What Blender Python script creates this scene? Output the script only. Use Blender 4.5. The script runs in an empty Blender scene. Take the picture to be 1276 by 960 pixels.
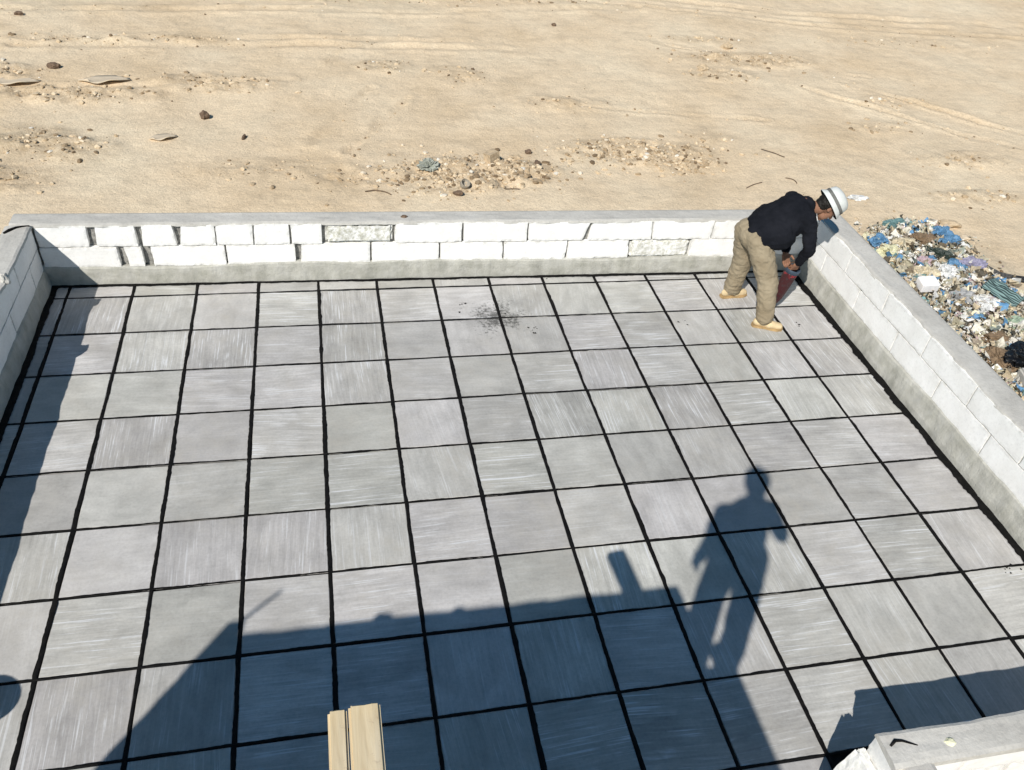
import bpy, bmesh, math, random
import numpy as np
from mathutils import Vector, Matrix, noise as mn
R = math.radians
random.seed(7); rng = np.random.default_rng(7)
sc = bpy.context.scene
COL = sc.collection
T = 0.5                      # paver pitch in metres

# ------------------------------------------------------------------ helpers
def link(o, parent=None):
    COL.objects.link(o)
    if parent is not None: o.parent = parent
    return o
def mesh_obj(name, verts, faces, mat, parent=None, smooth=False, mats=None, midx=None):
    me = bpy.data.meshes.new(name)
    me.from_pydata([tuple(v) for v in verts], [], [tuple(f) for f in faces])
    for m in (mats or [mat]): me.materials.append(m)
    if midx is not None: me.polygons.foreach_set('material_index', midx)
    me.polygons.foreach_set('use_smooth', [smooth]*len(me.polygons))
    me.update()
    return link(bpy.data.objects.new(name, me), parent)
def tag(o, label, cat, group=None):
    o['label'] = label; o['category'] = cat
    if group: o['group'] = group
    return o
def struct(o):
    o['kind'] = 'structure'; return o
def empty(name, loc=(0,0,0)):
    o = bpy.data.objects.new(name, None); o.location = loc; o.empty_display_size = .1
    return link(o)
def set_col(o, name, data, domain='POINT'):
    a = o.data.color_attributes.new(name, 'FLOAT_COLOR', domain)
    a.data.foreach_set('color', np.asarray(data, np.float32).ravel())

# vectorised value noise -------------------------------------------------
def _h(ix, iy, s):
    n = (ix.astype(np.int64)*374761393 + iy.astype(np.int64)*668265263 + s*1442695041) & 0xffffffff
    n = ((n ^ (n >> 13))*1274126177) & 0xffffffff
    return ((n ^ (n >> 16)) & 0xffffff)/float(0xffffff)
def vnoise(x, y, s=0):
    ix = np.floor(x); iy = np.floor(y); fx = x-ix; fy = y-iy
    fx = fx*fx*(3-2*fx); fy = fy*fy*(3-2*fy)
    a = _h(ix,iy,s); b = _h(ix+1,iy,s); c = _h(ix,iy+1,s); d = _h(ix+1,iy+1,s)
    return (a*(1-fx)+b*fx)*(1-fy)+(c*(1-fx)+d*fx)*fy
def fbm(x, y, s=0, o=4):
    v = 0; a = .5; t = 0
    for i in range(o):
        v = v + a*vnoise(x*2**i, y*2**i, s+i*17); t += a; a *= .5
    return v/t-.5

# ------------------------------------------------------------------ materials
class NT:
    def __init__(s, name, rough=.9):
        s.m = bpy.data.materials.new(name); s.m.use_nodes = True
        s.n = s.m.node_tree.nodes; s.l = s.m.node_tree.links
        s.b = s.n['Principled BSDF']; s.b.inputs['Roughness'].default_value = rough
        s.b.inputs['Specular IOR Level'].default_value = .25
        s.tc = s.n.new('ShaderNodeTexCoord')
    def noise(s, scale, detail=4, rough=.6, vec=None, dim='3D', dist=0):
        n = s.n.new('ShaderNodeTexNoise'); n.inputs['Scale'].default_value = scale
        n.inputs['Detail'].default_value = detail; n.inputs['Roughness'].default_value = rough
        n.inputs['Distortion'].default_value = dist
        s.l.new(vec if vec is not None else s.tc.outputs['Object'], n.inputs['Vector'])
        return n.outputs['Fac']
    def ramp(s, fac, stops):
        r = s.n.new('ShaderNodeValToRGB'); e = r.color_ramp.elements
        while len(e) < len(stops): e.new(.5)
        for k, (p, c) in enumerate(stops):
            e[k].position = p; e[k].color = (c if len(c) == 4 else (*c, 1)) if not isinstance(c, (int, float)) else (c,c,c,1)
        s.l.new(fac, r.inputs['Fac']); return r.outputs['Color']
    def mix(s, fac, a, b, mode='MIX'):
        n = s.n.new('ShaderNodeMix'); n.data_type = 'RGBA'; n.blend_type = mode
        for k, v in ((0, fac), (6, a), (7, b)):
            if isinstance(v, (int, float)): n.inputs[k].default_value = v if k == 0 else (v,v,v,1)
            elif isinstance(v, tuple): n.inputs[k].default_value = (*v, 1)
            else: s.l.new(v, n.inputs[k])
        return n.outputs[2]
    def math(s, op, a, b=0.0, clamp=False):
        n = s.n.new('ShaderNodeMath'); n.operation = op; n.use_clamp = clamp
        for k, v in ((0, a), (1, b)):
            if isinstance(v, (int, float)): n.inputs[k].default_value = v
            else: s.l.new(v, n.inputs[k])
        return n.outputs[0]
    def attr(s, name):
        a = s.n.new('ShaderNodeAttribute'); a.attribute_name = name; return a
    def sep(s, v):
        n = s.n.new('ShaderNodeSeparateXYZ'); s.l.new(v, n.inputs[0]); return n.outputs
    def comb(s, x, y, z):
        n = s.n.new('ShaderNodeCombineXYZ')
        for k, v in enumerate((x,y,z)):
            if isinstance(v, (int, float)): n.inputs[k].default_value = v
            else: s.l.new(v, n.inputs[k])
        return n.outputs[0]
    def base(s, c):
        if isinstance(c, tuple): s.b.inputs['Base Color'].default_value = (*c, 1)
        else: s.l.new(c, s.b.inputs['Base Color'])
        return s
    def rough(s, c): s.l.new(c, s.b.inputs['Roughness']); return s
    def bump(s, h, strength=.4, dist=.01):
        n = s.n.new('ShaderNodeBump'); n.inputs['Strength'].default_value = strength
        n.inputs['Distance'].default_value = dist
        s.l.new(h, n.inputs['Height']); s.l.new(n.outputs[0], s.b.inputs['Normal']); return s

def mottled(name, c1, c2, scale=8, rough=.9, bs=60, bstr=.3, bd=.004, mid=.5, w=.15):
    t = NT(name, rough)
    n = t.noise(scale, 6, .62)
    t.base(t.ramp(n, [(mid-w, c1), (mid+w, c2)]))
    if bstr: t.bump(t.noise(bs, 5, .65), bstr, bd)
    return t.m

# pavers: trowelled concrete with brush streaks
t = NT('paver_concrete', .85)
uv = t.n.new('ShaderNodeUVMap'); uv.uv_map = 'streak'
xyz = t.sep(uv.outputs[0])
tone = t.attr('tone'); tc_ = t.n.new('ShaderNodeSeparateColor'); t.l.new(tone.outputs['Color'], tc_.inputs[0])
tr, tg, tb = tc_.outputs
fine = t.noise(1, 6, .72, t.comb(t.math('MULTIPLY', xyz[0], 52), t.math('MULTIPLY', xyz[1], 3.0), t.math('MULTIPLY', tr, 40)), dist=.15)
broad = t.noise(1, 4, .55, t.comb(t.math('MULTIPLY', xyz[0], 8), t.math('MULTIPLY', xyz[1], 3.4), t.math('MULTIPLY', tg, 60)), dist=.5)
scr = t.noise(1, 3, .5, t.comb(t.math('MULTIPLY', xyz[0], 105), t.math('MULTIPLY', xyz[1], 2.4), t.math('MULTIPLY', tb, 60)), dist=.35)
cloud = t.noise(3.2, 4, .6)
basec = t.mix(tb, (.45,.445,.41), (.465,.448,.438))
basec = t.mix(1.0, basec, t.ramp(tr, [(0, .84), (1, 1.12)]), 'MULTIPLY')
basec = t.mix(1.0, basec, t.ramp(broad, [(.3, .87), (.7, 1.13)]), 'MULTIPLY')
amp = t.math('ADD', .12, t.math('MULTIPLY', tg, .85))
basec = t.mix(amp, basec, t.mix(1.0, basec, t.ramp(fine, [(.30, .74), (.5, 1.0), (.70, 1.26)]), 'MULTIPLY'))
basec = t.mix(1.0, basec, t.ramp(cloud, [(.3, .86), (.7, 1.12)]), 'MULTIPLY')
grit = t.noise(55, 5, .7); basec = t.mix(1.0, basec, t.ramp(grit, [(.28, .86), (.5, 1.0), (.75, 1.09)]), 'MULTIPLY')
dust = t.noise(1.1, 5, .7); basec = t.mix(t.math('MULTIPLY', t.ramp(dust, [(.42, 0.0), (.68, .6)]), t.ramp(t.noise(9, 5, .7), [(.35, .2), (.65, 1.0)])), basec, (.46,.43,.375))
stn_ = t.noise(2.3, 6, .75, dist=.4); basec = t.mix(t.ramp(stn_, [(.60, 0.0), (.70, .30)]), basec, (.22,.22,.195))
sm = t.math('MULTIPLY', t.ramp(scr, [(.565, 0.0), (.63, 1.0)]), t.math('MULTIPLY', t.ramp(broad, [(.40, 0.0), (.58, 1.0)]), t.math('MULTIPLY', tg, .95)))
basec = t.mix(sm, basec, (.68,.69,.70))
# bitumen splash around one joint crossing, a few metres from the far wall
pos = t.sep(t.tc.outputs['Object'])
dx = t.math('SUBTRACT', pos[0], 3.47); dy = t.math('SUBTRACT', pos[1], -.98)
r2 = t.math('SQRT', t.math('ADD', t.math('POWER', t.math('MULTIPLY', dx, .95), 2.0), t.math('POWER', dy, 2.0)))
spl = t.noise(34, 5, .75); spl2 = t.noise(7, 3, .6)
sv = t.math('SUBTRACT', t.math('ADD', spl, t.math('MULTIPLY', t.math('SUBTRACT', spl2, .5), .55)), t.math('MULTIPLY', r2, 1.0))
smask = t.math('MULTIPLY', t.ramp(sv, [(.30, 0.0), (.48, 1.0)]), .8)
basec = t.mix(smask, basec, (.05,.05,.045))
t.base(basec)
t.bump(t.math('ADD', t.math('MULTIPLY', fine, .7), t.math('MULTIPLY', t.noise(90, 4, .6), .4)), .35, .003)
M_PAVER = t.m

t = NT('bitumen', .42)
t.base(t.ramp(t.noise(25, 5), [(.35, (.003,.003,.003)), (.8, (.012,.011,.010))]))
t.rough(t.ramp(t.noise(18, 4), [(.3, .55), (.7, .9)])); t.bump(t.noise(55, 5, .6), .6, .006)
t.b.inputs['Specular IOR Level'].default_value = .15
M_TAR = t.m

t = NT('sand', .95)
msk = t.attr('soil'); ms = t.n.new('ShaderNodeSeparateColor'); t.l.new(msk.outputs['Color'], ms.inputs[0])
n1 = t.noise(.35, 6, .6); n2 = t.noise(2.6, 6, .65); n3 = t.noise(22, 6, .75)
c = t.ramp(n1, [(.3, (.67,.515,.335)), (.5, (.755,.605,.42)), (.7, (.79,.66,.475))])
c = t.mix(1.0, c, t.ramp(n2, [(.28, .86), (.5, 1.0), (.75, 1.08)]), 'MULTIPLY')
c = t.mix(1.0, c, t.ramp(n3, [(.25, .72), (.5, 1.0), (.8, 1.10)]), 'MULTIPLY')
spk = t.noise(13, 6, .85); c = t.mix(t.ramp(spk, [(.63, 0.0), (.70, .55)]), c, (.40,.30,.18))
cr = t.noise(1.7, 7, .78, dist=.6); c = t.mix(t.ramp(cr, [(.56, 0.0), (.70, .34)]), c, (.50,.385,.25))
stretch = t.n.new('ShaderNodeMapping'); stretch.inputs['Scale'].default_value = (.9, 5.5, 1); stretch.inputs['Rotation'].default_value = (0,0,R(-14))
t.l.new(t.tc.outputs['Object'], stretch.inputs[0])
n4 = t.noise(1.0, 5, .6, stretch.outputs[0])
c = t.mix(1.0, c, t.ramp(n4, [(.3, .95), (.6, 1.03)]), 'MULTIPLY')
dk = t.math('MULTIPLY', ms.outputs[0], t.ramp(t.noise(7, 6, .75), [(.35, 0.0), (.62, .85)]))
c = t.mix(t.math('MULTIPLY', dk, .8), c, (.36,.25,.135))
c = t.mix(t.math('MULTIPLY', ms.outputs[1], t.ramp(t.noise(4, 4), [(.3, .1), (.7, .8)])), c, (.47,.40,.28))
t.base(c)
t.bump(t.math('ADD', t.math('MULTIPLY', n3, .6), t.math('MULTIPLY', t.noise(7, 6, .7), 1.2)), .75, .035)
M_SAND = t.m

# aerated block
t = NT('aerated_block', .9)
st = t.attr('stain'); ss = t.n.new('ShaderNodeSeparateColor'); t.l.new(st.outputs['Color'], ss.inputs[0])
c = t.ramp(t.noise(5, 6, .65), [(.3, (.82,.805,.77)), (.65, (.925,.915,.89))])
c = t.mix(1.0, c, t.ramp(t.noise(45, 4, .6), [(.25, .9), (.5, 1.0)]), 'MULTIPLY')
stn = t.math('MULTIPLY', ss.outputs[0], t.ramp(t.noise(28, 6, .7), [(.42, 0.0), (.62, .85)]))
c = t.mix(stn, c, (.42,.41,.31))
edge = t.math('MULTIPLY', ss.outputs[1], t.ramp(t.noise(16, 5, .7), [(.45, 0.0), (.7, .7)]))
c = t.mix(edge, c, (.48,.47,.42))
t.base(c); t.bump(t.noise(80, 5, .65), .35, .004)
M_BLOCK = t.m
M_MORTAR = mottled('joint_mortar', (.16,.155,.145), (.36,.35,.32), 30, bs=40, bstr=.8, bd=.01)
t = NT('cement_coping', .92)
c = t.ramp(t.noise(2.6, 6, .7, dist=.3), [(.3, (.46,.44,.40)), (.7, (.60,.58,.535))])
c = t.mix(1.0, c, t.ramp(t.noise(40, 5, .7), [(.28, .84), (.5, 1.0), (.75, 1.07)]), 'MULTIPLY')
c = t.mix(t.ramp(t.noise(11, 6, .8), [(.62, 0.0), (.72, .45)]), c, (.27,.25,.22))
t.base(c); t.bump(t.math('ADD', t.noise(9, 5, .6), t.math('MULTIPLY', t.noise(70, 4, .7), .4)), .5, .012)
M_COPING = t.m
t = NT('cement_base', .92)
c = t.ramp(t.noise(7, 6, .65), [(.28, (.34,.335,.285)), (.5, (.45,.44,.39)), (.72, (.54,.53,.485))])
g = t.n.new('ShaderNodeMapping'); g.inputs['Scale'].default_value = (7, 7, 2); t.l.new(t.tc.outputs['Object'], g.inputs[0])
c = t.mix(1.0, c, t.ramp(t.noise(1.6, 6, .7, g.outputs[0]), [(.3, .84), (.7, 1.1)]), 'MULTIPLY')
t.base(c); t.bump(t.noise(30, 6, .7), .6, .012)
M_BASE = t.m
M_PLASTER = mottled('cement_render', (.36,.35,.32), (.46,.45,.42), 3, bs=40)
t = NT('pale_timber', .7)
g = t.n.new('ShaderNodeMapping'); g.inputs['Scale'].default_value = (26, 2.0, 26); t.l.new(t.tc.outputs['Object'], g.inputs[0])
gr = t.noise(1.6, 6, .65, g.outputs[0], dist=.6)
c = t.ramp(gr, [(.25, (.54,.40,.22)), (.5, (.74,.60,.38)), (.75, (.82,.70,.49))])
c = t.mix(t.ramp(t.noise(14, 5, .7), [(.60, 0.0), (.72, .8)]), c, (.30,.19,.10))
c = t.mix(t.ramp(t.noise(3, 3), [(.5, 0.0), (.8, .4)]), c, (.62,.57,.48))
t.base(c); t.bump(gr, .5, .003)
M_WOOD = t.m
def plain(name, c, rough=.85, var=.25, scale=12, bstr=.3, bd=.004, bs=60):
    c1 = tuple(x*(1-var) for x in c); c2 = tuple(min(1, x*(1+var)) for x in c)
    return mottled(name, c1, c2, scale, rough, bs, bstr, bd)
M_SKIN = plain('skin', (.26,.135,.085), .6, .1, 20, .1, .001)
M_HAIR = plain('black_hair', (.012,.010,.008), .6, .3, 60)
t = NT('black_knit', .95)
wv = t.noise(160, 2, .5)
t.base(t.ramp(t.noise(6, 5), [(.3, (.006,.007,.010)), (.7, (.016,.017,.022))])); t.bump(t.math('ADD', wv, t.math('MULTIPLY', t.noise(9, 5), 3)), .3, .004)
t.b.inputs['Specular IOR Level'].default_value = .1
M_KNIT = t.m
t = NT('khaki_cotton', .9)
c = t.ramp(t.noise(5, 6, .6), [(.3, (.25,.20,.13)), (.7, (.35,.29,.20))])
c = t.mix(t.ramp(t.noise(11, 6, .7), [(.62, 0.0), (.72, .7)]), c, (.11,.08,.05))
t.base(c); t.bump(t.noise(9, 6, .55, dist=.6), .6, .03)
M_KHAKI = t.m
M_SHOE = plain('tan_suede', (.60,.47,.28), .85, .2, 14)
M_SOLE = plain('shoe_sole', (.40,.27,.13), .8)
M_HAT = plain('white_hat', (.60,.62,.60), .95, .10, 14, .3)
M_HATIN = plain('hat_lining', (.02,.02,.02))
M_BAND = plain('grey_band', (.15,.15,.14))
M_EYE = plain('eye_white', (.6,.58,.55), .3, .02)
M_LIP = plain('lips', (.24,.09,.07), .6, .1)
t = NT('red_can_paint', .45)
zz = t.sep(t.tc.outputs['Object'])[2]
nn = t.noise(26, 5, .75)
soot = t.math('ADD', t.math('MULTIPLY', zz, -3.2), t.math('MULTIPLY', nn, 1.2))
c = t.mix(t.ramp(t.noise(38, 4, .6), [(.52, 0.0), (.62, .75)]), (.95,.06,.09), (.9,.6,.6))
c = t.mix(t.ramp(soot, [(.34, 0.0), (.62, .96)]), c, (.018,.015,.016))
t.base(c)
M_CAN = t.m
M_CANRIM = plain('blue_grey_rim', (.05,.07,.10), .5)
M_PHONE = plain('phone_black', (.01,.01,.012), .3)
M_JACKET = plain('grey_jacket', (.06,.07,.09))
M_JEANS = plain('blue_denim', (.03,.045,.09))
M_RUBBER = plain('black_rubber', (.015,.015,.016), .7)
M_STEEL = plain('rusty_steel', (.10,.06,.04), .8)

# ------------------------------------------------------------------ the ground
GZ = -3.2
CL = [ # x, y, radius x, radius y, roughness, colour kind
 (4.5,8.1,1.2,.9,1.3,0),(5.85,8.3,1.0,.6,1.3,0),(8.6,9.2,1.9,.8,.9,0),(9.6,8.7,.9,.5,.7,0),(13.8,15.1,2.2,.7,.8,0),(12.6,13.9,1.2,.6,.6,0),(-2.8,11.9,2.0,.5,.9,0),
 (-.1,12.6,1.6,.6,.8,0),(-3.5,9.65,1.3,.8,.9,0),(-2.4,9.3,.9,.6,.7,0),(3.7,13.9,.8,.5,.6,0),(-3.4,8.2,1.0,.7,.8,0),(7.6,11.8,1.3,.5,.5,0),(13.1,16.7,1.6,.4,.4,0),
 (-3.5,15.2,1.6,.4,.7,0),(-.9,15.4,1.6,.3,.6,0),(5.3,13.4,.9,.7,.5,0),(.9,8.5,1.2,.5,.4,0),(2.6,8.0,.9,.4,.6,0),(16.4,8.8,1.4,.5,.5,0),(15.4,10.6,1.2,.4,.5,0),(10.6,10.05,.9,.4,.4,0),
 (12.9,3.9,1.5,2.3,.8,1),(16.5,12.2,1.0,.5,.5,0),(15.6,7.0,1.6,.4,.6,0),(18.6,8.2,1.6,.5,.5,0),(20.0,17,3,.6,.3,0),(3.2,8.4,1.5,1.5,.3,0),(-4.5,13.0,1.2,.5,.8,0),(7.5,20,4,.8,.4,0),(1,19.5,4,.6,.5,0)]
def line_d(x, y, pts):
    d = np.full(x.shape, 1e9)
    for (a, b), (c, e) in zip(pts[:-1], pts[1:]):
        ux, uy = c-a, e-b; L = ux*ux+uy*uy
        s = np.clip(((x-a)*ux+(y-b)*uy)/L, 0, 1)
        d = np.minimum(d, np.hypot(x-a-s*ux, y-b-s*uy))
    return d
LINES = [([(-4.6,15.15),(1.3,15.7),(6,16.0)], .05, .5), ([(-4.6,14.7),(2,15.2),(7,15.5)], .04, .45), ([(2.31,14.0),(2.83,15.2),(3.9,15.8)], .03, .16),
 ([(2.6,9.2),(4.1,12.0)], .04, .22), ([(1.9,9.6),(3.3,12.6)], .03, .3), ([(9,21.5),(18,19.5),(30,19.0)], .05, .6), ([(9,20.4),(18,18.3),(30,17.6)], .04, .5),
 ([(14.5,13.2),(17.2,10.2),(19.5,8.6)], .05, .3), ([(15.6,14),(18.4,10.8),(21,9)], .05, .3), ([(11,16.5),(14.2,14.9),(17.0,14.0)], .045, .2),
 ([(-6,17.3),(6,18.6),(12,19.5)], .05, .5), ([(-5,12.2),(-1.2,12.4),(1.6,12.9)], .04, .3), ([(8.0,11.7),(12.5,11.0)], .035, .25)]
def cluster_mask(x, y):
    m = np.zeros_like(x); g = np.zeros_like(x)
    w = 1+.9*fbm(x*1.7, y*1.7, 5, 3)*2
    for cx, cy, rx, ry, a, k in CL:
        q = np.clip(1-((x-cx)/rx)**2-((y-cy)/ry)**2, 0, 1)**.6*a*np.clip(w, .2, 1.8)
        if k == 0: m = np.maximum(m, q)
        else: g = np.maximum(g, q)
    return np.clip(m, 0, 1), np.clip(g, 0, 1)
def ground_h(x, y):
    m, g = cluster_mask(x, y)
    h = .16*fbm(x*.22, y*.22, 1, 3)+.05*fbm(x*1.1, y*1.1, 2, 3)+.018*fbm(x*5, y*5, 3, 3)
    h = h+m*(.035+.26*fbm(x*3.1, y*3.1, 9, 4)+.14*np.abs(fbm(x*9, y*9, 13, 2)))+g*(.10+.12*fbm(x*3, y*3, 21, 3))
    for pts, dep, w in LINES:
        d = line_d(x, y, pts)+.12*fbm(x*1.6, y*1.6, 31, 3)*2
        br = np.clip(.55+1.6*fbm(x*.9, y*.9, 37, 2), 0, 1)
        h = h+br*dep*(np.exp(-((d-w*.55)/(w*.28))**2)-.7*np.exp(-(d/(w*.3))**2))
    fade = np.clip((45-np.hypot(x-8, y-8))/15, 0, 1)
    return h*fade
def axis(a, b, step, far):
    mid = list(np.arange(a, b, step)); out = []; s = step; p = a
    lo = []
    while p > -far: s *= 1.35; p -= s; lo.append(p)
    hi = []; s = step; p = mid[-1]
    while p < far: s *= 1.35; p += s; hi.append(p)
    return np.array(lo[::-1]+mid+hi)
gx = axis(-7, 30, .085, 900); gy = axis(.5, 24.5, .075, 900)
GX, GY = np.meshgrid(gx, gy)
GH = ground_h(GX, GY)
nx, ny = len(gx), len(gy)
verts = np.stack([GX.ravel(), GY.ravel(), GH.ravel()+GZ], -1)
ii = np.arange(nx*ny).reshape(ny, nx)
fc = np.stack([ii[:-1,:-1].ravel(), ii[:-1,1:].ravel(), ii[1:,1:].ravel(), ii[1:,:-1].ravel()], -1)
me = bpy.data.meshes.new('ground')
me.vertices.add(nx*ny); me.vertices.foreach_set('co', verts.ravel())
me.loops.add(fc.size); me.loops.foreach_set('vertex_index', fc.ravel())
me.polygons.add(len(fc)); me.polygons.foreach_set('loop_start', np.arange(0, fc.size, 4)); me.polygons.foreach_set('loop_total', np.full(len(fc), 4))
me.update(calc_edges=True); me.materials.append(M_SAND)
me.polygons.foreach_set('use_smooth', [True]*len(fc))
ground = struct(link(bpy.data.objects.new('ground', me)))
mm, gg = cluster_mask(GX, GY)
lm = np.zeros_like(GX)
for pts, dep, w in LINES:
    d = line_d(GX, GY, pts)+.24*fbm(GX*1.6, GY*1.6, 31, 3)
    lm = np.maximum(lm, np.clip(.55+1.6*fbm(GX*.9, GY*.9, 37, 2), 0, 1)*np.exp(-(d/(w*.5))**2)*.55)
mm = np.maximum(mm, lm)
# old wheel-worn stains
stain = np.zeros_like(GX)
for cx, cy, rx, ry, a in [(-3.5,9.6,1.4,.9,1),(-2.2,8.9,.8,.6,.7),(3.8,13.9,1.2,.5,.5),(13.6,16.6,1.8,.3,.6),(3.9,19,2.4,.5,.8),(11,19.5,2,.3,.6),(-4,18,2,.8,.8),(16.3,9.6,.9,.3,.7)]:
    stain = np.maximum(stain, a*np.exp(-(((GX-cx)/rx)**2+((GY-cy)/ry)**2)*1.4))
set_col(ground, 'soil', np.stack([np.clip(mm+.35*stain, 0, 1), np.clip(gg+stain*.55, 0, 1), mm*0, mm*0+1], -1))
def gz(x, y):
    i = int(np.clip(np.searchsorted(gx, x)-1, 0, nx-2)); j = int(np.clip(np.searchsorted(gy, y)-1, 0, ny-2))
    u = (x-gx[i])/(gx[i+1]-gx[i]); v = (y-gy[j])/(gy[j+1]-gy[j])
    return float((GH[j,i]*(1-u)+GH[j,i+1]*u)*(1-v)+(GH[j+1,i]*(1-u)+GH[j+1,i+1]*u)*v)+GZ

# ------------------------------------------------------------------ loose stones (uncountable) and named ones
def rock_arrays(pts):
    ico_v = []; ico_f = []
    b = bmesh.new(); bmesh.ops.create_icosphere(b, subdivisions=1, radius=1)
    bv = np.array([v.co[:] for v in b.verts]); bf = np.array([[v.index for v in f.verts] for f in b.faces]); b.free()
    V = []; F = []; off = 0; K = []
    for x, y, z, s in pts:
        q = bv*(1+.45*(rng.random((len(bv), 1))-.5))
        sc_ = s*np.array([rng.uniform(.7, 1.5), rng.uniform(.6, 1.1), rng.uniform(.4, .8)])
        a = rng.uniform(0, 6.28); ca, sa = math.cos(a), math.sin(a)
        q = q*sc_; q = np.stack([q[:,0]*ca-q[:,1]*sa, q[:,0]*sa+q[:,1]*ca, q[:,2]], -1)+np.array([x, y, z+s*.18])
        V.append(q); F.append(bf+off); off += len(bv); k = rng.random(); K.append(np.tile([k, rng.random(), 0, 1], (len(bv), 1)))
    return np.concatenate(V), np.concatenate(F), np.concatenate(K)
t = NT('stone', .9)
a = t.attr('k'); s_ = t.n.new('ShaderNodeSeparateColor'); t.l.new(a.outputs['Color'], s_.inputs[0])
t.base(t.ramp(s_.outputs[0], [(0, (.16,.11,.065)), (.3, (.38,.285,.18)), (.6, (.58,.46,.31)), (.92, (.66,.54,.38)), (1, (.72,.68,.60))])); t.bump(t.noise(40, 4), .5, .01)
M_STONE = t.m
pts = []
for cx, cy, rx, ry, a, k in CL:
    n = int(210*a*rx*ry)+12
    hot = k == 0 and 3.2 < cx < 10 and 8 < cy < 9.5
    if hot: n = int(n*2.4)
    for _ in range(n):
        x = cx+rng.normal(0, rx*.5); y = cy+rng.normal(0, ry*.5)
        pts.append((x, y, gz(x, y), .009+.036*rng.random()**(3.2 if hot else 5)*(1.6 if k == 0 else 1)))
for _ in range(450):
    x = rng.uniform(-6, 24); y = rng.uniform(4.5, 22)
    pts.append((x, y, gz(x, y), .006+.020*rng.random()**6))
for lp, dep, w in LINES:
    for (x0, y0), (x1, y1) in zip(lp[:-1], lp[1:]):
        for _ in range(int(5*math.hypot(x1-x0, y1-y0))):
            s = rng.random(); x = x0+s*(x1-x0)+rng.normal(0, w*.5); y = y0+s*(y1-y0)+rng.normal(0, w*.5)
            pts.append((x, y, gz(x, y), .010+.024*rng.random()**3))
V, F, K = rock_arrays(pts)
o = mesh_obj('gravel', V, F, M_STONE); set_col(o, 'k', K)
o['label'] = 'small stones and clods scattered over the sand'; o['category'] = 'gravel'; o['kind'] = 'stuff'

def rock(name, x, y, size, mat, seed, label, cat='stone', flat=.7, rz=0., group=None, sub=3, boxy=False):
    b = bmesh.new()
    if boxy:
        bmesh.ops.create_cube(b, size=1.7); bmesh.ops.subdivide_edges(b, edges=b.edges[:], cuts=4, use_grid_fill=True)
    else: bmesh.ops.create_icosphere(b, subdivisions=sub, radius=1)
    for v in b.verts:
        n = mn.fractal(v.co*1.1+Vector((seed*3.1, 0, 0)), .7, 2.1, 4)
        v.co = v.co*(1+(.10 if boxy else .34)*n)
        v.co = Vector((v.co.x*size[0], v.co.y*size[1], v.co.z*size[2]))
    me = bpy.data.meshes.new(name); b.to_mesh(me); b.free(); me.materials.append(mat)
    o = link(bpy.data.objects.new(name, me)); o.location = (x, y, gz(x, y)+size[2]*flat); o.rotation_euler = (random.uniform(-.15,.15), random.uniform(-.15,.15), rz)
    return tag(o, label, cat, group)
M_DARKST = plain('dark_stone', (.16,.11,.075), .9, .3, 12, .8, .02, 20)
M_TANST = plain('tan_stone', (.50,.39,.26), .9, .2, 10, .6, .01, 25)
M_SLAB = plain('pale_crust', (.60,.50,.37), .9, .1, 5, .4)
rock('dark_stone', -.2, 10.86, (.085,.07,.10), M_DARKST, 1, 'dark brown angular stone standing alone on open sand left of centre', rz=.4)
rock('dark_stone', -3.5, 13.29, (.13,.08,.07), M_DARKST, 2, 'dark brown flattish stone near the upper left edge of the sand')
rock('dark_stone', .62, 9.82, (.03,.10,.04), M_DARKST, 3, 'small narrow dark stone right of the pale curled crust', rz=-.3)
rock('dark_stone', 8.81, 17.5, (.07,.05,.05), M_DARKST, 4, 'tiny dark stone alone at the top of the sand')
rock('dark_stone', -5.0, 16.9, (.10,.07,.05), M_DARKST, 5, 'dark stone at the upper left corner of the sand')
rock('rubble_block', 5.41, 8.74, (.15,.12,.11), M_TANST, 6, 'largest tan broken block lying in the rubble patch beyond the far wall', 'rubble', .75, .6, boxy=True)
rock('rubble_block', 5.95, 8.98, (.13,.07,.05), M_TANST, 7, 'long tan lump lying just right of the largest broken block', 'rubble', .6, .2)
rock('dark_stone', 6.27, 9.19, (.07,.05,.05), M_DARKST, 8, 'small dark stone on the right rim of the rubble patch, farther one')
rock('dark_stone', 6.34, 8.62, (.06,.09,.05), M_DARKST, 9, 'small dark stone on the right rim of the rubble patch, nearer one')
rock('dark_stone', 4.52, 7.30, (.09,.05,.05), M_DARKST, 10, 'dark stone between the round tin and the far wall')
rock('rubble_block', 13.57, 16.05, (.17,.11,.09), M_TANST, 11, 'pale lump on the dirt ridge at the upper right', 'rubble', .6)
rock('rubble_block', 12.1, 14.22, (.15,.11,.08), M_TANST, 12, 'tan lump below the dirt ridge at the upper right', 'rubble', .6)
rock('rubble_block', 14.05, 5.9, (.22,.12,.07), M_TANST, 13, 'pale flat lump on sand just beyond the rubbish heap', 'rubble', .6, -.5)
rock('rubble_block', 14.05, 5.35, (.10,.08,.05), M_SLAB, 14, 'small whitish stone on sand nearest above the rubbish heap', 'rubble', .5)
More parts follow.
